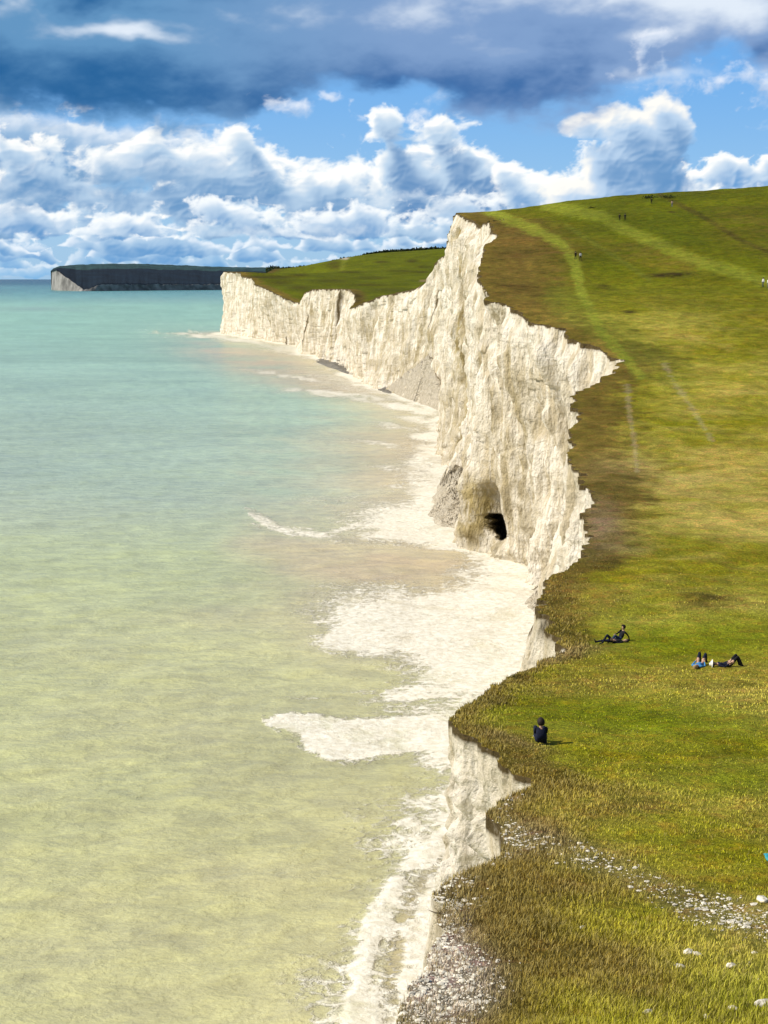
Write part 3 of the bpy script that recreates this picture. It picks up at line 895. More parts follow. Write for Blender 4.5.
Xs, Ys = sea_grid()
amp_s = 1 - ss(Ys, 500, 1500)
Zs = (fbm(Xs / 9, Ys / 6, 0, 3, 91) * .22 + fbm(Xs / 3, Ys / 1.8, 0, 2, 92) * .07) * amp_s * (Ys > 40)
ps, qs = project(Xs, Ys, np.zeros_like(Xs))
bxs = np.interp(Ys, BY, BX)
dsea = bxs - Xs
wf = np.interp(Ys, [0, 60, 95, 130, 165, 200, 230, 262, 300, 350, 420, 500, 600, 700, 800, 1000, 1400], [5, 6, 10, 13, 24, 26, 22, 9, 10, 12, 13, 14, 15, 13, 12, 12, 13])
nF = fbm(Xs / 12, Ys / 12, 0, 4, 93)
foam_a = np.clip(1.15 - (dsea + nF * wf * .45) / wf, 0, 1) ** 1.3
fo = 0
for (x0, y0, rx, ry, an, am) in [(400, 618, 85, 30, 4, .72), (470, 640, 80, 40, 0, .9), (440, 520, 90, 22, 0, .8), (350, 385, 60, 10, 14, .4), (300, 352, 50, 5, 10, .5), (360, 648, 48, 9, 8, .7), (330, 640, 22, 8, 6, .6),
                                  (430, 690, 66, 9, -8, .7), (480, 670, 60, 22, -14, .9), (500, 610, 55, 50, 0, .9), (430, 528, 68, 14, -4, .85), (400, 520, 50, 6, -8, .7), (440, 500, 30, 20, 0, .8), (330, 600, 55, 7, -12, .35),
                                  (415, 470, 26, 30, 0, .35), (395, 468, 30, 2.5, 4, .5), (380, 445, 34, 2.5, 8, .5), (400, 428, 30, 3, 8, .5), (405, 488, 30, 3, 6, .5), (300, 532, 60, 5, 10, .45), (262, 518, 16, 4, 30, .6), (350, 500, 60, 5, 0, .3), (188, 334, 38, 2.2, 3, .7), (240, 341, 40, 3, 8, .6),
                                  (290, 376, 40, 1.8, 6, .6), (335, 394, 60, 2.2, 5, .65), (405, 408, 40, 3, 10, .7), (420, 420, 26, 3, 8, .6), (370, 402, 50, 2.4, 8, .5), (330, 985, 50, 34, -30, .36), (370, 960, 26, 34, 25, .5), (310, 700, 60, 3, 0, .3), (150, 620, 80, 3, 0, .12), (560, 560, 40, 30, 0, .6)]:
    fo = np.maximum(fo, ell(ps + 7 * nF, qs + 4 * nF, x0, y0, rx * 1.12, ry * 1.15, an, 3) * min(1, am * 1.12))


def inside_poly(px, py, pts):
    """signed distance to a closed outline, positive inside"""
    d_ = polyd(px, py, pts + pts[:1])
    ins = np.zeros(np.shape(px), bool)
    for (xa_, ya_), (xb_, yb_) in zip(pts, pts[1:] + pts[:1]):
        cr = ((ya_ > py) != (yb_ > py)) & (px < (xb_ - xa_) * (py - ya_) / ((yb_ - ya_) if yb_ != ya_ else 1e-9) + xa_)
        ins ^= cr
    return np.where(ins, d_, -d_)


wob, wobf = 6 * nF, 2.5 * fbm(Xs / 3, Ys / 3, 0, 3, 98)
for pts, am in [([(262, 719), (297, 712), (350, 715), (416, 713), (462, 714), (460, 758), (416, 754), (367, 764), (328, 763), (306, 753), (301, 738), (273, 728)], 1.0),
                ([(312, 640), (334, 622), (322, 603), (385, 594), (438, 590), (477, 582), (560, 585), (560, 655), (500, 690), (451, 706), (407, 700), (394, 688), (451, 673), (416, 656), (372, 658), (337, 654)], .80),
                ([(430, 600), (480, 575), (500, 548), (560, 560), (560, 660), (470, 705), (440, 690), (470, 660), (440, 630)], .85),
                ([(356, 534), (385, 519), (416, 506), (433, 480), (480, 515), (468, 552), (433, 546), (389, 544)], .95),
                ([(400, 462), (433, 440), (452, 440), (450, 500), (425, 508), (405, 492)], .62)]:
    sdist = inside_poly(ps + wob, qs + wob * .4 + wobf, pts)
    fo = np.maximum(fo, ss(sdist, -3, 9) * am)
surf = 1 - ss(polyd(ps, qs, [(352, 1040), (360, 985), (374, 925), (400, 875), (440, 838), (470, 820)]) + 9 * nF + 4 * fbm(Xs / 2.5, Ys / 2.5, 0, 3, 97), -2, 26)
surf2 = 1 - ss(polyd(ps, qs, [(405, 1040), (412, 960), (432, 900), (460, 862), (480, 850)]) + 9 * nF, 4, 32)
lead = 1 - ss(polyd(ps, qs, [(263, 717), (285, 738), (310, 752), (345, 763), (380, 761), (420, 750), (455, 752)]), 1, 4.5)
lead2 = 1 - ss(polyd(ps, qs, [(250, 514), (268, 526), (290, 533), (320, 535), (350, 527), (370, 520)]), 1, 4)
lead3 = 1 - ss(polyd(ps, qs, [(315, 642), (330, 652), (355, 657), (385, 656), (420, 660)]), 1, 4)
foam_a = np.clip(np.maximum.reduce([foam_a, fo * 1.0, surf * 1.0, surf2 * .85, lead * .35, lead2 * .7, lead3 * .4]), 0, 1)
foam_a = foam_a * (Ys > 30) * (Ys < 2600)
# body colour of the silty water; dark horizon stops hold painted cloud shade
stops_y = [279, 281, 284, 287, 291, 297, 306, 330, 370, 430, 500, 560, 620, 720, 860, 1024, 1400]
stops_c = np.array([[.010, .075, .13], [.008, .065, .11], [.018, .10, .13], [.10, .26, .26], [.11, .28, .26], [.19, .40, .33], [.32, .55, .375], [.325, .54, .37], [.32, .47, .34], [.35, .45, .325],
                    [.38, .44, .31], [.42, .46, .25], [.44, .455, .23], [.43, .435, .215], [.42, .42, .20], [.43, .425, .21], [.43, .43, .21]])
Cs = np.stack([np.interp(qs, stops_y, stops_c[:, i]) for i in range(3)], -1)
nS = fbm(Xs / 60, Ys / 45, 0, 4, 95); nS2 = fbm(Xs / 9, Ys / 7, 0, 3, 96)
Cs = Cs * np.where(Ys[..., None] < 900, 1.12, 1.0)
silt = np.array([.52, .42, .27]); sand = np.array([.60, .51, .33])
shore = np.clip(1.2 - (dsea + nF * 12) / (np.maximum(wf, 17) * 2.6), 0, 1) * (Ys < 1600) * (Ys > 60)
Cs = lerp_c(Cs, sand, shore * .8 * (.35 + .65 * ss(Ys, 180, 240)))
for (x0, y0, rx, ry, an, am) in [(400, 572, 120, 30, 3, .85), (410, 470, 70, 40, 0, .5), (290, 552, 60, 16, 12, .4), (440, 620, 90, 40, 0, .7), (260, 362, 90, 20, 12, .7), (340, 388, 70, 12, 12, .6), (420, 440, 50, 24, 20, .5), (360, 440, 70, 12, 0, .25), (420, 930, 30, 80, 20, .45), (400, 635, 90, 30, 0, .4)]:
    Cs = lerp_c(Cs, silt, np.clip(ell(ps, qs, x0, y0, rx, ry, an, 2.5) * am * (1 + .6 * nS + .3 * nS2), 0, 1))
trough = 1 - ss(polyd(ps, qs, [(388, 1040), (392, 980), (402, 925), (425, 880), (460, 850)]) + 6 * nF, 1, 13)
Cs = lerp_c(Cs, np.array([.42, .36, .2]), trough * .8)
foam_a = foam_a * (1 - trough * .45)
for (x0, y0, rx, ry, an, am) in [(30, 309, 60, 2.2, 0, .5), (150, 300, 140, 2.5, 0, .25), (80, 480, 260, 24, 4, .25), (120, 430, 200, 40, 0, .15)]:
    Cs = lerp_c(Cs, np.array([.27, .37, .30]), np.clip(ell(ps, qs, x0, y0, rx, ry, an) * am * (1 + nS), 0, 1))
Cs = Cs * (1 + .10 * nS[..., None] + .05 * nS2[..., None])
Zs = Zs + foam_a * .10 * (Ys < 400) + surf * .15
sea = grid_mesh('sea', np.stack([Xs, Ys, Zs], -1).reshape(-1, 3), Xs.shape[0], Xs.shape[1], m_sea, attrs={'foam': foam_a.reshape(-1)}, colors={'col': Cs.reshape(-1, 3)})
tag(sea, 'milky turquoise to yellow-green sea with surf along the cliff foot', kind='structure')


# ------------------------------------------------------------------ fallen chalk and beaches
HEAP_FLIP = False


def heap(name, foot_px, apex, amp_, mat, label, cat, n=90, sharp=1.0, kind=None, seed=0):
    """mound spread between foot points at sea level and an apex (x, y, z)"""
    ang_n, rad_n = 180, n
    dense = [tuple(np.array(p0) + (np.array(p1) - np.array(p0)) * k / 14) for p0, p1 in zip(foot_px, foot_px[1:] + foot_px[:1]) for k in range(14)]
    foot = np.array([sea_at(*p) for p in dense])
    cen = np.array(apex[:2])
    fa = np.arctan2(foot[:, 1] - cen[1], foot[:, 0] - cen[0]); fr = np.hypot(foot[:, 0] - cen[0], foot[:, 1] - cen[1])
    o = np.argsort(fa); fa, fr = fa[o], fr[o]
    A = np.linspace(-math.pi, math.pi, ang_n)
    rr = np.interp(A, np.concatenate([[fa[-1] - 2 * math.pi], fa, [fa[0] + 2 * math.pi]]), np.concatenate([[fr[-1]], fr, [fr[0]]]))
    q = np.linspace(0, 1, rad_n)[:, None]
    rr = rr * (1 + .12 * fbm(A * 4, 3.3, 0, 3, seed + 5))
    XX = cen[0] + np.cos(A)[None, :] * rr[None, :] * q; YY = cen[1] + np.sin(A)[None, :] * rr[None, :] * q
    ZZ = apex[2] * (1 - q) ** sharp - 0.6 * q
    ZZ = ZZ + (fbm(XX / 4, YY / 4, 0, 4, seed, .6) * amp_ + (.5 - np.abs(fbm(XX / 1.6, YY / 1.6, 0, 2, seed + 9))) * amp_ * .7) * (1 - q ** 4)
    ob = grid_mesh(name, np.stack([XX, YY, ZZ], -1).reshape(-1, 3), rad_n, ang_n, mat, flip=HEAP_FLIP)
    return tag(ob, label, cat, None, kind)


ax, ay, az = at_depth(424, 354, 612)
heap('rubble_heap', [(382, 389), (393, 393), (408, 399), (428, 407), (448, 414), (480, 410), (470, 385), (425, 372), (390, 378)], (ax + 2, ay, az + CAM_H - 1), 1.3, m_rubble,
     'large grey cone of fallen chalk below the far cliffs', 'rockfall', seed=101)
heap('rubble_heap', [(428, 522), (434, 500), (440, 480), (450, 462), (475, 455), (500, 500), (466, 532), (445, 530)], (18.5, 325, 7.5), 1.5, m_rubble,
     'pale fan of chalk boulders at the headland foot left of the cave', 'rockfall', seed=102, sharp=.8)
heap('rubble_heap', [(520, 600), (530, 580), (545, 568), (565, 572), (570, 600), (545, 622), (528, 618)], (31, 236, 4.5), 1.2, m_rubble,
     'grey chalk scree in the cove right of the cave', 'rockfall', seed=103)
heap('beach', [(308, 360), (318, 356), (336, 354), (356, 362), (362, 380), (343, 373), (326, 367)], (-28.5, 850, 1.5), .25, m_shingle, 'dark shingle beach under the far chalk cliffs', None, kind='structure', seed=104)
heap('beach', [(371, 386), (380, 382), (396, 384), (396, 396), (380, 393)], (0.5, 676, 1.0), .3, m_shingle, 'dark shingle beach under the far chalk cliffs', None, kind='structure', seed=105)
heap('beach', [(404, 397), (425, 404), (448, 411), (452, 404), (430, 396)], (17, 600, 1.4), .3, m_shingle, 'dark shingle beach under the far chalk cliffs', None, kind='structure', seed=106)

# ------------------------------------------------------------------ the distant headland
m_far = plain('headland_turf_cloud_shade', (0.004, 0.013, 0.024), 0.95, 0.25, 0.01)  # cloud shade over the headland is put into this near-black turf
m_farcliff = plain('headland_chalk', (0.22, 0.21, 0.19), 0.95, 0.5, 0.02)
pxs = np.linspace(55, 330, 360)
Yh = np.interp(pxs, [55, 60, 85, 100, 160, 225, 330], [7000, 6600, 6200, 6260, 6600, 6900, 7100])
crest = np.interp(pxs, [55, 58, 64, 75, 95, 130, 160, 180, 225, 330], [271, 268, 266.2, 265, 264.0, 263.6, 264.2, 265.0, 266.8, 268.5]) + fbm(pxs / 7, .5, 0, 3, 111) * .35
ct = np.interp(pxs, [55, 60, 70, 86, 95, 104, 110, 130, 225, 330], [271, 270, 278, 290.0, 287, 284.6, 284.0, 284.2, 284.6, 285]) + fbm(pxs / 4, .9, 0, 3, 112) * .7
rows, cl = [], []
Yc = Yh + np.interp(pxs, [55, 62, 80, 330], [30, 400, 1300, 1500])
for q in np.linspace(0, 1, 9):
    zt = np.maximum(CAM_H + at_depth(0, 0, 1)[2] * 0 + np.array([at_depth(a, b_, c)[2] for a, b_, c in zip(pxs, ct, Yh)]), 1.0)
    rows.append(np.stack([(pxs - 384) / F * Yh, Yh + 25 * q, -2 + (zt + 2) * q], -1)); cl.append(q)
ztS = smoothed(zt, 12)
for q in np.linspace(0.04, 1, 24):
    Yq = Yh + 25 + (Yc - Yh) * q
    zc = CAM_H + np.array([at_depth(a, b_, c)[2] for a, b_, c in zip(pxs, crest, Yc)])
    zq = ztS * q ** .5 + zt * (1 - q ** .5) + (np.maximum(zc, zt) - (ztS * q ** .5 + zt * (1 - q ** .5))) * math.sin(q * math.pi / 2) + fbm(pxs / 9, q * 4, 0, 3, 113) * 3 * math.sin(q * math.pi)
    rows.append(np.stack([(pxs - 384) / F * Yq, Yq, zq], -1)); cl.append(1 + q)
rows.append(np.stack([(pxs - 384) / F * (Yc + 2500), Yc + 2500, np.full_like(pxs, -5)], -1))
Vh = np.concatenate(rows)
nr_, nc_ = len(rows), len(pxs)
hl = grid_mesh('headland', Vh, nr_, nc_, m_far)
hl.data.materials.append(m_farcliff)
hl.data.materials.append(plain('headland_turf_lit', (0.022, 0.055, 0.055), 0.95, 0.3, 0.008))  # plateau catching the light, painted as a paler turf
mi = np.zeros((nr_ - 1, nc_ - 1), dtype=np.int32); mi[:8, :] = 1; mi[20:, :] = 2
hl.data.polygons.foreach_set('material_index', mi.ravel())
tag(hl, 'distant dark headland with a low chalk cliff across the bay', kind='structure')


# ------------------------------------------------------------------ far woodland and shrubs
m_leaf = plain('dark_foliage', (0.030, 0.042, 0.012), 0.9, 0.4, 1.5)
m_bark = plain('bark', (0.07, 0.05, 0.03), 0.95, 0.3, 3)


def leaf_cloud(n, rx, ry, rz, size, q, flat=0.0):
    """n leaf clumps as small bent quads spread through an uneven dome"""
    V, T = [], []
    for i in range(n):
        th = q.uniform(0, 2 * math.pi); k_ = q.uniform(.25, 1) ** .5; ph = math.asin(q.uniform(-.1, 1))
        lum = 1 + .25 * math.sin(th * 3 + 1) + .18 * math.sin(th * 5 + ph * 4)
        c_ = np.array([math.cos(th) * math.cos(ph) * rx * k_ * lum, math.sin(th) * math.cos(ph) * ry * k_ * lum, max(.02, math.sin(ph)) * rz * k_ * lum])
        a_ = q.normal(size=3); a_ /= np.linalg.norm(a_); b_ = np.cross(a_, q.normal(size=3)); b_ /= np.linalg.norm(b_)
        s_q = size * q.uniform(.6, 1.4)
        o = len(V)
        V += [c_ - a_ * s_q, c_ + b_ * s_q * .7, c_ + a_ * s_q, c_ - b_ * s_q * .7 + np.array([0, 0, s_q * .2])]
        T.append((o, o + 1, o + 2, o + 3))
    return np.array(V), np.array(T)


def shrub(x, y, z, w, h, n, label, seed, group='gorse and thorn shrubs on the downs'):
    q = np.random.default_rng(seed)
    e = bpy.data.objects.new('shrub', None); col.objects.link(e); e.location = (x, y, z - .03)
    tag(e, label, 'shrub', group)
    V, T = leaf_cloud(n, w / 2, w / 2.6, h, h * .16, q)
    o = tri_mesh('foliage', V, T, m_leaf, parent=e)
    SV, ST = [], []
    for k_ in range(5):
        a_ = q.uniform(0, 6.28); tip = np.array([math.cos(a_) * w * .25, math.sin(a_) * w * .2, h * .7])
        o_ = len(SV)
        for j in range(4):
            SV.append(np.array([math.cos(j * 1.57), math.sin(j * 1.57), 0]) * h * .04)
        SV.append(tip)
        ST += [(o_ + j, o_ + (j + 1) % 4, o_ + 4) for j in range(4)]
    tri_mesh('stem', SV, ST, m_bark, parent=e)
    return e


for i, (px, py, wpx, hpx, lab) in enumerate([
        (644, 197, 13, 3.2, 'low dark shrub on the hill skyline, left of its wider neighbour'),
        (663, 196.5, 17, 3.0, 'wide flat dark shrub on the hill skyline right of the standing walker'),
        (588, 203, 8, 1.6, 'tiny dark shrub on the hill skyline at its middle'),
        (487, 209, 4, 3.0, 'small dark bush at the left end of the hill skyline near the cliff'),
        (493, 208, 5, 2.6, 'small dark bush on the skyline beside the seated couple')]):
    x, y = ground_at(px, py + 1.2)
    y = min(y, 436); x = (px - 384) / F * y
    z = ground_z(x, y)
    m_ = y / F
    shrub(x, y, z, wpx * m_, hpx * m_, 260, lab, 700 + i, 'shrubs along the hill skyline')

WV, WT = [], []
q = np.random.default_rng(31)
o = 0
for i in range(900):
    t = q.uniform(0, 1); px = 268 + t ** .85 * 190
    y = 1890 + q.uniform(-30, 60); x = (px - 384) / F * y
    dens_ = .5 + .8 * math.sin(px * .11) * math.sin(px * .043 + 1)
    if px < 292 and q.uniform() < .6: continue
    hh_ = q.uniform(4.5, 8) * (1 if dens_ > .2 else .55)
    z = ground_z(x, y) - .5
    V_, T_ = leaf_cloud(30, 7.5, 5, hh_ * .45, 1.7, q)
    WV.append(V_ + np.array([x, y, z])); WT.append(T_ + o); o += len(V_)
tag(tri_mesh('woodland', np.concatenate(WV), np.concatenate(WT), m_leaf), 'dark line of woodland along the far ridge', kind='stuff')


# ------------------------------------------------------------------ grass and chips in the turf nearby
m_blade, nt, b = new_mat('grass_blades', 0.8, 0.15)
geo = nt.n.new('ShaderNodeNewGeometry').outputs['Position']
cc_ = nt.attr('col')[0]
gk = nt.sstep(nt.noise(geo, 9.0, 2, .6), .3, .7, .8, 1.2)
nt.put(b.inputs['Base Color'], nt.vmath('MULTIPLY', cc_, nt.xyz(gk, gk, gk)))

q = np.random.default_rng(99)
ci = np.where((cy > 9) & (cy < 130))[0]
NB = 700000
c_i = ci[q.integers(0, len(ci) - 1, NB)]
r_i = np.minimum((q.uniform(0, 1, NB) ** 1.0 * 189).astype(int), 188)
fu, fv = q.uniform(0, 1, NB), q.uniform(0, 1, NB)


def samp(G):
    a_ = G[r_i, c_i]; b_ = G[r_i + 1, c_i]; c_ = G[r_i, c_i + 1]; d_ = G[r_i + 1, c_i + 1]
    f1_, f2_ = (fu, fv) if G.ndim == 2 else (fu[:, None], fv[:, None])
    return (a_ * (1 - f1_) + b_ * f1_) * (1 - f2_) + (c_ * (1 - f1_) + d_ * f1_) * f2_


bx_, by_, bz_, bc_, br_ = samp(X), samp(Y), samp(Z) + CAM_H, samp(Cc), samp(rubm)
bd = samp(dd)
bpx, bqy = project(bx_, by_, bz_)
clump = fbm(bx_ / .5, by_ / .7, 0, 3, 201, .6)
clump2 = fbm(bx_ / 2.2, by_ / 3.0, 0, 3, 202)
browny = np.clip((bc_[:, 0] / np.maximum(bc_[:, 1], 1e-4) - .95) * 3, 0, 1)
shaggy = np.clip(browny * .9 + (1 - ss(by_, 16, 30)) * .9 + (1 - ss(bd, .4, 2.2)) * .8, 0, 1)
keep = (q.uniform(0, 1, NB) < np.clip(.42 + .45 * clump + .35 * shaggy - br_ * .6, .04, 1)) & (q.uniform(0, 1, NB) < (1 - ss(by_, 34, 105)) * (.22 + .78 * shaggy))
keep &= ~((bpx > 590) & (bpx < 640) & (bqy > 622) & (bqy < 648)) & ~((bpx > 688) & (bpx < 745) & (bqy > 650) & (bqy < 670))
sel = np.where(keep)[0]
n_ = len(sel)
x_, y_, z_, c__ = bx_[sel], by_[sel], bz_[sel], bc_[sel]
tall = np.clip(-.05 + .95 * shaggy[sel] + .5 * clump2[sel] * shaggy[sel] + .25 * clump[sel], -.12, 1.4)
hgt = (.036 + .060 * tall) * q.uniform(.5, 1.35, n_) * np.interp(y_, [10, 30, 60, 130], [.9, 1.1, 1.25, 1.6])
hgt *= np.where(np.abs(bqy[sel] - 745) < 24, np.where((bpx[sel] > 505) & (bpx[sel] < 575), .4, 1), 1)
wid = np.maximum(.0045, y_ / F * .62) * q.uniform(.5, 1.1, n_)
ang = q.uniform(0, math.pi, n_)
lean_a = q.normal(.3, 1.3, n_); lean = q.uniform(.15, .9, n_) * hgt
ca, sa = np.cos(ang) * .8, np.sin(ang) * .5
ca = np.sign(ca + 1e-6) * np.maximum(np.abs(ca), .35)
P0 = np.stack([x_ - ca * wid, y_ - sa * wid, z_ - .03], -1)
P1 = np.stack([x_ + ca * wid, y_ + sa * wid, z_ - .03], -1)
Mx, My = x_ + np.cos(lean_a) * lean * .4, y_ + np.sin(lean_a) * lean * .4
P2 = np.stack([Mx + ca * wid * .75, My + sa * wid * .75, z_ + hgt * .6], -1)
P3 = np.stack([x_ + np.cos(lean_a) * lean, y_ + np.sin(lean_a) * lean, z_ + hgt], -1)
P2b = np.stack([Mx - ca * wid * .75, My - sa * wid * .75, z_ + hgt * .6], -1)
GV = np.stack([P0, P1, P2, P2b, P3], 1).reshape(-1, 3)
bi = np.arange(n_) * 5
GT = np.concatenate([np.stack([bi, bi + 1, bi + 2], -1), np.stack([bi, bi + 2, bi + 3], -1), np.stack([bi + 3, bi + 2, bi + 4], -1)])
straw = np.array([.42, .34, .12])
mixs = (q.uniform(0, 1, n_) < (.16 + .26 * browny[sel]))[:, None] * .65
colb = c__ * q.uniform(.8, 2.4, n_)[:, None] * np.array([1.05, 1.0, 1.1])
colb = colb * (1 - mixs) + straw * mixs
gr = tri_mesh('grass', GV, GT, m_blade)
at = gr.data.attributes.new('col', 'FLOAT_COLOR', 'POINT')
cv_ = np.repeat(np.concatenate([colb, np.ones((n_, 1))], 1), 5, 0)
at.data.foreach_set('color', cv_.astype(np.float32).ravel())
tag(gr, 'tussocky green and straw-brown grass on the near cliff top', kind='stuff')

m_stone = plain('chalk_stone', (0.68, 0.62, 0.49), 0.95, 0.45, 9)
ico = np.array([(0, 0, 1), (.9, 0, .42), (.28, .85, .42), (-.72, .53, .42), (-.72, -.53, .42), (.28, -.85, .42), (.72, .53, -.42), (-.28, .85, -.42), (-.9, 0, -.42), (-.28, -.85, -.42), (.72, -.53, -.42), (0, 0, -1)], float)
icoT = np.array([(0, 1, 2), (0, 2, 3), (0, 3, 4), (0, 4, 5), (0, 5, 1), (1, 6, 2), (2, 7, 3), (3, 8, 4), (4, 9, 5), (5, 10, 1), (2, 6, 7), (3, 7, 8), (4, 8, 9), (5, 9, 10), (1, 10, 6), (7, 6, 11), (8, 7, 11), (9, 8, 11), (10, 9, 11), (6, 10, 11)])
pr = q.uniform(0, 1, NB) < np.clip(br_ - .12, 0, 1) ** 1.5 * .17
idx = np.where(pr & (by_ < 60))[0][:20000]
SV, ST = [], []
for k_, i in enumerate(idx):
    edge_zone = bpx[i] < 540 and bqy[i] > 860
    s_k = (q.uniform(.008, .028) if q.uniform() < .88 else q.uniform(.028, .065)) * (1.15 if edge_zone else 1.0) * (by_[i] / 18) ** .4
    sc_ = np.array([q.uniform(.7, 1.5), q.uniform(.7, 1.3), q.uniform(.18, .45)]) * s_k * .85
    a_ = q.uniform(0, 6.28); ca_, sa_ = math.cos(a_), math.sin(a_)
    v_ = ico * q.uniform(.7, 1.25, (12, 1)) * sc_
    v_ = np.stack([v_[:, 0] * ca_ - v_[:, 1] * sa_, v_[:, 0] * sa_ + v_[:, 1] * ca_, v_[:, 2]], -1) + np.array([bx_[i], by_[i], bz_[i] + s_k * .2])
    SV.append(v_); ST.append(icoT + 12 * k_)
tag(tri_mesh('chalk_chips', np.concatenate(SV), np.concatenate(ST), m_stone), 'scatter of white chalk chips worn out of the turf', kind='stuff')

STONE = ['white chalk stone leading a pair in the foreground grass below the chip band', 'smaller white stone just right of another in the foreground grass', 'small white stone left of and below a pair in the grass', 'white chalk stone alone in the grass right of the pair', 'large white chalk stone low at the right edge of the picture', 'largest white chalk stone, at the right edge above the chip band', 'small white stone low in the grass, left of the others', 'small white stone left of the large one at the lower right', 'white stone in the shaggy grass left of all the others', 'white stone lowest in the foreground grass']
for k_, (px, py, s_k) in enumerate([(688, 957, .085), (697, 958, .06), (680, 968, .07), (731, 969, .075), (762, 1006, .10), (762, 903, .11), (648, 1013, .06), (733, 1010, .06), (582, 930, .05), (706, 1018, .05)]):
    x, y, z = spot(px, py)
    v_ = np.array(Vector((0, 0, 0))) + ico * q.uniform(.75, 1.2, (12, 1)) * np.array([1.5, 1.0, .6]) * s_k
    o = tri_mesh('chalk_stone', v_, icoT, m_stone, smooth=False)
    sub = o.modifiers.new('bevel', 'BEVEL'); sub.width = s_k * .15; sub.segments = 2
    o.location = (x, y, z + s_k * .45); o.rotation_euler[2] = q.uniform(0, 6)
    tag(o, STONE[k_], 'stone', 'loose chalk stones in the foreground grass')

# dead twigs sticking out of the crumbling edge
m_twig = plain('dead_twig', (0.16, 0.12, 0.07), 0.95, .3, 20)


def tube_mesh(paths, r0, sides=5):
    V, T = [], []
    for P in paths:
        P = [Vector(p) for p in P]
        rings = []
        for i, p in enumerate(P):
            d = (P[min(i + 1, len(P) - 1)] - P[max(i - 1, 0)]).normalized()
            a_ = d.orthogonal().normalized(); b_ = d.cross(a_)
            r_ = r0 * (1 - .75 * i / (len(P) - 1))
            o_ = len(V)
            for k in range(sides):
                t = k * 2 * math.pi / sides
                V.append(tuple(p + a_ * math.cos(t) * r_ + b_ * math.sin(t) * r_))
            rings.append(o_)
        for A_, B_ in zip(rings[:-1], rings[1:]):
            for k in range(sides):
                k2 = (k + 1) % sides
                T += [(A_ + k, A_ + k2, B_ + k2), (A_ + k, B_ + k2, B_ + k)]
    return V, T


for k_, (px, py, lab) in enumerate([(466, 925, 'dry twig standing upright on the crumbling chalk edge'), (444, 915, 'bent dry root hanging over the crumbling chalk edge')]):
    x, y, z = spot(px, py)
    paths = []
    for j in range(6):
        a_ = q.uniform(-.6, .6); P = [(0, 0, -.05)]
        for m in range(5):
            L_ = .075 * (m + 1)
            P.append((math.sin(a_) * L_ + q.normal() * .012 - (k_ * .05 * m), q.normal() * .03, L_ * (1 if k_ == 0 else .35) + q.normal() * .01))
        paths.append(P)
    V_, T_ = tube_mesh(paths, .010)
    o = tri_mesh('dry_twig', V_, T_, m_twig); o.location = (x, y, z)
    tag(o, lab, 'twig')

# ------------------------------------------------------------------ people
M = dict(
    navy=plain('navy_cloth', (0.010, 0.013, 0.030), .9, .3, 25), black=plain('black_cloth', (0.012, 0.012, 0.014), .9, .3, 25),
    blue=plain('blue_shirt', (0.06, 0.22, 0.45), .9, .2, 25), grey=plain('grey_cloth', (0.16, 0.17, 0.19), .9, .2, 25), white=plain('white_shirt', (0.75, 0.74, 0.72), .9, .08, 25),
    pink=plain('pink_top', (0.65, 0.42, 0.36), .9, .15, 25), skin=plain('skin', (0.45, 0.27, 0.18), .6, .08, 25, .35), hair=plain('dark_hair', (0.025, 0.017, 0.012), .7, .3, 60),
    fair=plain('fair_hair', (0.36, 0.25, 0.11), .7, .3, 60), shoe=plain('pale_shoe', (0.40, 0.36, 0.30), .8, .2, 30), dshoe=plain('dark_shoe', (0.02, 0.02, 0.022), .8, .2, 30),
    hat=plain('white_sun_hat', (0.78, 0.76, 0.68), .9, .1, 30), denim=plain('denim', (0.03, 0.05, 0.10), .9, .25, 30), eye=plain('eye', (0.01, 0.008, 0.008), .2, 0, 5), teal=plain('teal_cloth', (0.04, 0.30, 0.36), .8, .15, 12))


def stand(step=.0):
    return dict(pelvis=(0, 0, .95), spine=(.0, 0, 1.10), chest=(.01, 0, 1.30), neck=(.01, 0, 1.48), head=(.03, 0, 1.63),
                hip=[(0, .09, .90), (0, -.09, .90)], knee=[(.05 + step, .10, .50), (.02 - step * .4, -.10, .50)], ankle=[(step * 1.3, .10, .09), (-step * 1.6 - .02, -.10, .10)], toe=[(step * 1.3 + .17, .12, .03), (-step * 1.6 + .15, -.12, .03)],
                sh=[(0, .18, 1.41), (0, -.18, 1.41)], el=[(-.05 - step * .3, .23, 1.13), (-.02 + step * .3, -.23, 1.13)], wr=[(.04 - step * .2, .24, .90), (.10 + step * .4, -.23, .91)])


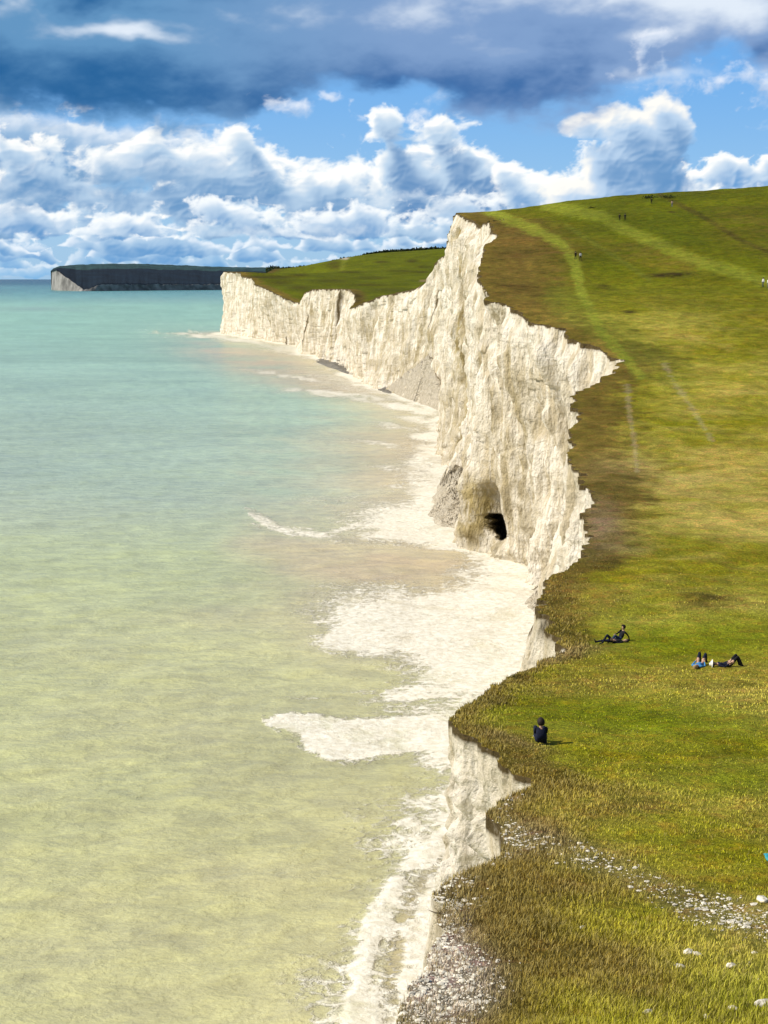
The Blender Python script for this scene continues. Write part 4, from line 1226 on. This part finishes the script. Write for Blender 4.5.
SIT = dict(pelvis=(0, 0, .13), spine=(-.02, 0, .26), chest=(.03, 0, .44), neck=(.07, 0, .60), head=(.11, 0, .75), hip=[(.04, .10, .12), (.04, -.10, .12)],
           knee=[(.40, .13, .46), (.40, -.12, .44)], ankle=[(.62, .12, .09), (.66, -.11, .09)], toe=[(.80, .13, .03), (.84, -.12, .03)],
           sh=[(.03, .18, .54), (.03, -.18, .54)], el=[(.22, .26, .34), (.20, -.25, .33)], wr=[(.42, .12, .37), (.43, -.06, .35)])
SITC = dict(SIT, sh=[(.04, .15, .52), (.04, -.15, .52)], el=[(.20, .17, .32), (.20, -.17, .32)], wr=[(.38, .10, .34), (.38, -.08, .34)], spine=(-.04, 0, .28), neck=(.06, 0, .53), head=(.10, 0, .655), pelvis=(-.02, 0, .13))
LEAN = dict(pelvis=(0, 0, .13), spine=(-.07, 0, .27), chest=(-.15, 0, .46), neck=(-.20, 0, .62), head=(-.19, 0, .78), hip=[(.04, .10, .12), (.04, -.10, .12)],
            knee=[(.38, .14, .40), (.46, -.12, .14)], ankle=[(.66, .13, .09), (.88, -.12, .09)], toe=[(.84, .14, .04), (.96, -.13, .20)],
            sh=[(-.17, .18, .56), (-.17, -.18, .56)], el=[(-.36, .23, .34), (.05, -.24, .40)], wr=[(-.46, .24, .06), (.22, -.14, .40)])
LIE = dict(pelvis=(0, 0, .12), spine=(-.16, 0, .12), chest=(-.36, 0, .13), neck=(-.54, 0, .13), head=(-.70, 0, .14), hip=[(.04, .10, .12), (.04, -.10, .12)],
           knee=[(.34, .13, .52), (.46, -.13, .14)], ankle=[(.58, .12, .09), (.90, -.14, .08)], toe=[(.76, .13, .03), (.95, -.15, .24)],
           sh=[(-.46, .18, .13), (-.46, -.18, .13)], el=[(-.22, .29, .08), (-.22, -.29, .08)], wr=[(-.02, .20, .22), (-.02, -.20, .22)])
LIEUP = dict(LIE, knee=[(.30, .12, .56), (.34, -.14, .53)], ankle=[(.46, .12, .09), (.56, -.13, .09)], toe=[(.64, .13, .03), (.74, -.14, .03)])


def person(px, py, pose, heading, label, top='navy', legs='navy', shoes='dshoe', hair='hair', hat=False, group=None, sub=2, tall=1.0, y0=6.0, depth_=None, hair_long=False, bulk=1.0):
    x, y = ground_at(px, py, y0)
    if depth_:
        y = depth_; x = (px - 384) / F * y
    z = ground_z(x, y)
    J = pose
    V, E, Rr, Mt = [], [], [], []

    def v(p, r_, m, parent=None):
        V.append(Vector(p)); Rr.append(r_); Mt.append(m)
        if parent is not None:
            E.append((parent, len(V) - 1))
        return len(V) - 1
    pel = v(J['pelvis'], (.15 * bulk, .12 * bulk), legs)
    spi = v(J['spine'], (.135 * bulk, .105 * bulk), top, pel)
    che = v(J['chest'], (.155 * bulk, .115 * bulk), top, spi)
    up = (Vector(J['neck']) - Vector(J['chest'])).normalized()
    nb = v(Vector(J['neck']) - up * .05, (.075, .07), top, che)
    ne = v(J['neck'], (.052, .052), 'skin', nb)
    hd = Vector(J['head']); hu = (hd - Vector(J['neck'])).normalized()
    # which way the face looks
    lying = J['head'][2] < .3
    fwd = Vector((0, 0, 1)) if lying else Vector((1, 0, 0))
    fwd = (fwd - hu * fwd.dot(hu)).normalized()
    side = hu.cross(fwd).normalized()
    jaw = v(hd - hu * .055 + fwd * .02, (.066, .066), 'skin', ne)
    sk = v(hd + hu * .02, (.088, .098), 'skin', jaw)
    v(hd + hu * .075, (.066, .070), 'skin', sk)
    v(hd - hu * .02 + fwd * .108, (.013, .013), 'skin', jaw)
    for k, s_ in ((0, 1), (1, -1)):
        hp = v(J['hip'][k], (.10, .10), legs, pel)
        h0, k0, a0, t0 = (Vector(J[n][k]) for n in ('hip', 'knee', 'ankle', 'toe'))
        th = v(h0.lerp(k0, .45), (.088, .088), legs, hp)
        kn = v(k0, (.062, .062), legs, th)
        cf = v(k0.lerp(a0, .35), (.060, .060), legs, kn)
        an = v(a0, (.040, .042), legs, cf)
        v(a0 - (t0 - a0).normalized() * .045 + Vector((0, 0, -.03)), (.036, .036), shoes, an)
        bl = v(a0.lerp(t0, .65), (.042, .032), shoes, an)
        v(t0, (.030, .024), shoes, bl)
        s0, e0, w0 = (Vector(J[n][k]) for n in ('sh', 'el', 'wr'))
        sh_ = v(s0, (.068, .066), top, che)
        ua = v(s0.lerp(e0, .5), (.050, .050), top, sh_)
        el = v(e0, (.042, .042), top, ua)
        fa = v(e0.lerp(w0, .4), (.038, .038), top, el)
        wr = v(w0, (.028, .028), top, fa)
        d = (w0 - e0).normalized()
        sd_ = Vector((0, s_, 0)); sd_ = (sd_ - d * sd_.dot(d)).normalized(); nn = d.cross(sd_)
        pm = v(w0 + d * .055, (.034, .020), 'skin', wr)
        if sub >= 2:
            for f_i, (o_, L_) in enumerate(((-.027, .070), (-.009, .080), (.009, .074), (.027, .058))):
                r0 = w0 + d * .09 + sd_ * o_
                f1 = v(r0, (.010, .010), 'skin', pm)
                f2 = v(r0 + d * L_ * .5 - nn * .008 * s_, (.009, .009), 'skin', f1)
                v(r0 + d * L_ - nn * .026 * s_, (.007, .007), 'skin', f2)
            t1_ = v(w0 + d * .035 - sd_ * .038, (.011, .011), 'skin', pm)
            v(w0 + d * .075 - sd_ * .058 - nn * .012, (.009, .009), 'skin', t1_)
    me = bpy.data.meshes.new('person_skeleton')
    me.from_pydata([tuple(p) for p in V], E, [])
    tmp = bpy.data.objects.new('tmp', me); col.objects.link(tmp)
    md = tmp.modifiers.new('skin', 'SKIN'); md.use_smooth_shade = True; md.branch_smoothing = .6
    for i, sv in enumerate(me.skin_vertices[0].data):
        sv.radius = Rr[i]; sv.use_root = (i == 0)
    ss_ = tmp.modifiers.new('sub', 'SUBSURF'); ss_.levels = sub; ss_.render_levels = sub
    bpy.context.view_layer.update()
    dg = bpy.context.evaluated_depsgraph_get()
    bm_ = bpy.data.meshes.new_from_object(tmp.evaluated_get(dg))
    bpy.data.objects.remove(tmp)
    bm_.name = 'person_body'
    names = list(dict.fromkeys(Mt))
    bm_.materials.clear()
    for n in names:
        bm_.materials.append(M[n])
    # nearest bone decides the material of a face
    B = [(V[a], V[b_], Mt[b_]) for a, b_ in E]
    mids = np.array([p.center[:] for p in bm_.polygons])
    best = np.full(len(mids), 1e9); mi_ = np.zeros(len(mids), dtype=np.int32)
    for a, b_, m in B:
        a_, d_ = np.array(a), np.array(b_ - a)
        t = np.clip(((mids - a_) @ d_) / max(d_ @ d_, 1e-9), 0, 1)
        dist = np.linalg.norm(mids - a_ - t[:, None] * d_, axis=1)
        w_ = dist < best; best[w_] = dist[w_]; mi_[w_] = names.index(m)
    bm_.polygons.foreach_set('material_index', mi_)
    bm_.polygons.foreach_set('use_smooth', np.ones(len(mids), dtype=bool))
    ob = bpy.data.objects.new('person', bm_); col.objects.link(ob)
    ob.location = (x, y, z - .015); ob.rotation_euler[2] = R(heading); ob.scale = (tall,) * 3
    tag(ob, label, 'person', group)
    # hair or hat as a child: a cap that leaves the face free
    Vc, Tc = [], []
    nu, nv_ = 20, 12
    for i in range(nv_ + 1):
        ph = math.pi * .5 - (math.pi * (.80 if not hair_long else .84)) * i / nv_
        for j in range(nu):
            th = 2 * math.pi * j / nu
            f = math.cos(th)                       # 1 = towards the face
            lift = max(0, f) * .095 * (i / nv_) * 1.6
            rr_ = .108 * (1 + .04 * math.sin(th * 5 + i))
            p = hd + hu * (.018 + math.sin(ph) * .112 + lift) + (fwd * (math.cos(th) * rr_ * math.cos(ph) * (1.0 if f < 0 else .96) - .012) + side * math.sin(th) * rr_ * math.cos(ph) * .92)
            if hair_long and f < -.2 and i > nv_ * .7:
                p = p - hu * (i / nv_ - .7) * .5
            Vc.append(tuple(p))
    for i in range(nv_):
        for j in range(nu):
            a, b_ = i * nu + j, i * nu + (j + 1) % nu
            Tc.append((a, b_, b_ + nu, a + nu))
    hc = tri_mesh('hair', Vc, Tc, M[hair], parent=ob, smooth=True)
    sol = hc.modifiers.new('thick', 'SOLIDIFY'); sol.thickness = .012
    if sub >= 2:
        for s_ in (1, -1):
            c_ = np.array(hd + fwd * .090 + side * .034 * s_ + hu * .022)
            tri_mesh('eye', ico * .011 + c_, icoT, M['eye'], parent=ob, smooth=True)
    if hat:
        Vh_, Th_ = [], []
        prof = [(0.001, .15), (.07, .14), (.105, .10), (.112, .05), (.19, .03), (.195, .022), (.11, .035)]
        for (r_, h_) in prof:
            for j in range(20):
                th = 2 * math.pi * j / 20
                Vh_.append(tuple(hd + hu * (h_ + .01) + fwd * math.cos(th) * r_ + side * math.sin(th) * r_))
        for i in range(len(prof) - 1):
            for j in range(20):
                a, b_ = i * 20 + j, i * 20 + (j + 1) % 20
                Th_.append((a, b_, b_ + 20, a + 20))
        tri_mesh('sun_hat', Vh_, Th_, M['hat'], parent=ob, smooth=True)
    return ob


# headings: degrees the figure's forward axis is turned from +X (the right of the picture)
person(541, 747, SITC, 90, 'person in dark navy sitting alone by the cliff edge, looking out to sea', 'navy', 'navy', 'shoe', 'hair', y0=30, bulk=1.35, tall=1.0)
person(620, 642, LEAN, 200, 'person in black sitting up and leaning back beside a lying companion', 'black', 'denim', 'dshoe', 'hair', bulk=1.45, tall=.92, group='sunbathers on the turf', y0=50)
person(613, 643, LIE, 184, 'person in dark clothes lying with feet towards the cliff edge and one knee raised', 'black', 'navy', 'dshoe', 'hair', bulk=1.5, tall=.95, group='sunbathers on the turf', y0=50)
person(700, 666, LIEUP, 62, 'person in a blue shirt lying down with both dark knees raised', 'blue', 'navy', 'dshoe', 'fair', group='sunbathers on the turf', y0=50)
person(729, 667, LIEUP, -4, 'person in dark clothes and white sun hat lying with knees raised', 'navy', 'black', 'dshoe', 'hair', hat=True, group='sunbathers on the turf', y0=50)
WG = 'walkers on the hill'
person(575.5, 260, stand(.12), 100, 'walker in black on the green hill path, left one of a pair', 'black', 'black', group=WG, sub=1, y0=200)
person(580.5, 261, stand(.14), 96, 'walker in white top and dark trousers on the green hill path, right of a pair', 'white', 'black', group=WG, sub=1, y0=200, tall=1.05)
person(619.5, 221, stand(.12), 80, 'dark walker high on the hill, left one of the pair below the skyline', 'black', 'black', group=WG, sub=1, y0=200)
person(625, 220.5, stand(.12), 80, 'dark walker high on the hill, right one of the pair below the skyline', 'navy', 'black', group=WG, sub=1, y0=200)
person(651.5, 203.5, stand(.08), 90, 'dark figure standing on the hill skyline in front of a shrub', 'black', 'black', group=WG, sub=1, y0=200)
person(672, 207, stand(.08), 90, 'walker in a pink top just below the hill skyline', 'pink', 'grey', group=WG, sub=1, y0=200)
person(763, 287, stand(.1), 200, 'walker in a white shirt and denim near the right edge of the picture', 'white', 'denim', group=WG, sub=1, y0=180)
person(768, 287.5, stand(.1), 200, 'walker in a white shirt cut off by the right edge of the picture', 'white', 'grey', group=WG, sub=1, y0=180)
person(500.5, 209.5, SIT, 200, 'person in a pale top sitting near the hilltop cliff edge', 'pink', 'white', group=WG, sub=1, y0=200, tall=1.2)
person(504, 209.5, SIT, 180, 'person in black sitting near the hilltop cliff edge', 'black', 'black', group=WG, sub=1, y0=200, tall=1.2)

# a rumpled teal blanket at the right-hand edge
x, y, z = spot(796, 862)
nb_ = 26
gx_, gy_ = np.meshgrid(np.linspace(-.62, .75, nb_), np.linspace(-.5, .5, nb_), indexing='ij')
gz_ = .05 + .10 * np.abs(fbm(gx_ * 2.2, gy_ * 2.2, 0, 3, 401)) + .10 * np.exp(-((gx_ + .1) ** 2 + gy_ ** 2) / .06)
gy2_ = gy_ * (1 - .6 * np.clip(-gx_ / .62, 0, 1))
bl_ = grid_mesh('picnic_blanket', np.stack([gx_, gy2_, gz_], -1).reshape(-1, 3), nb_, nb_, M['teal'])
sm = bl_.modifiers.new('thick', 'SOLIDIFY'); sm.thickness = .02
bl_.location = (x, y, z)
tag(bl_, 'rumpled teal blanket on the grass at the right edge of the picture', 'blanket')

print('faces', sum(len(o.data.polygons) for o in scene.objects if o.type == 'MESH'))
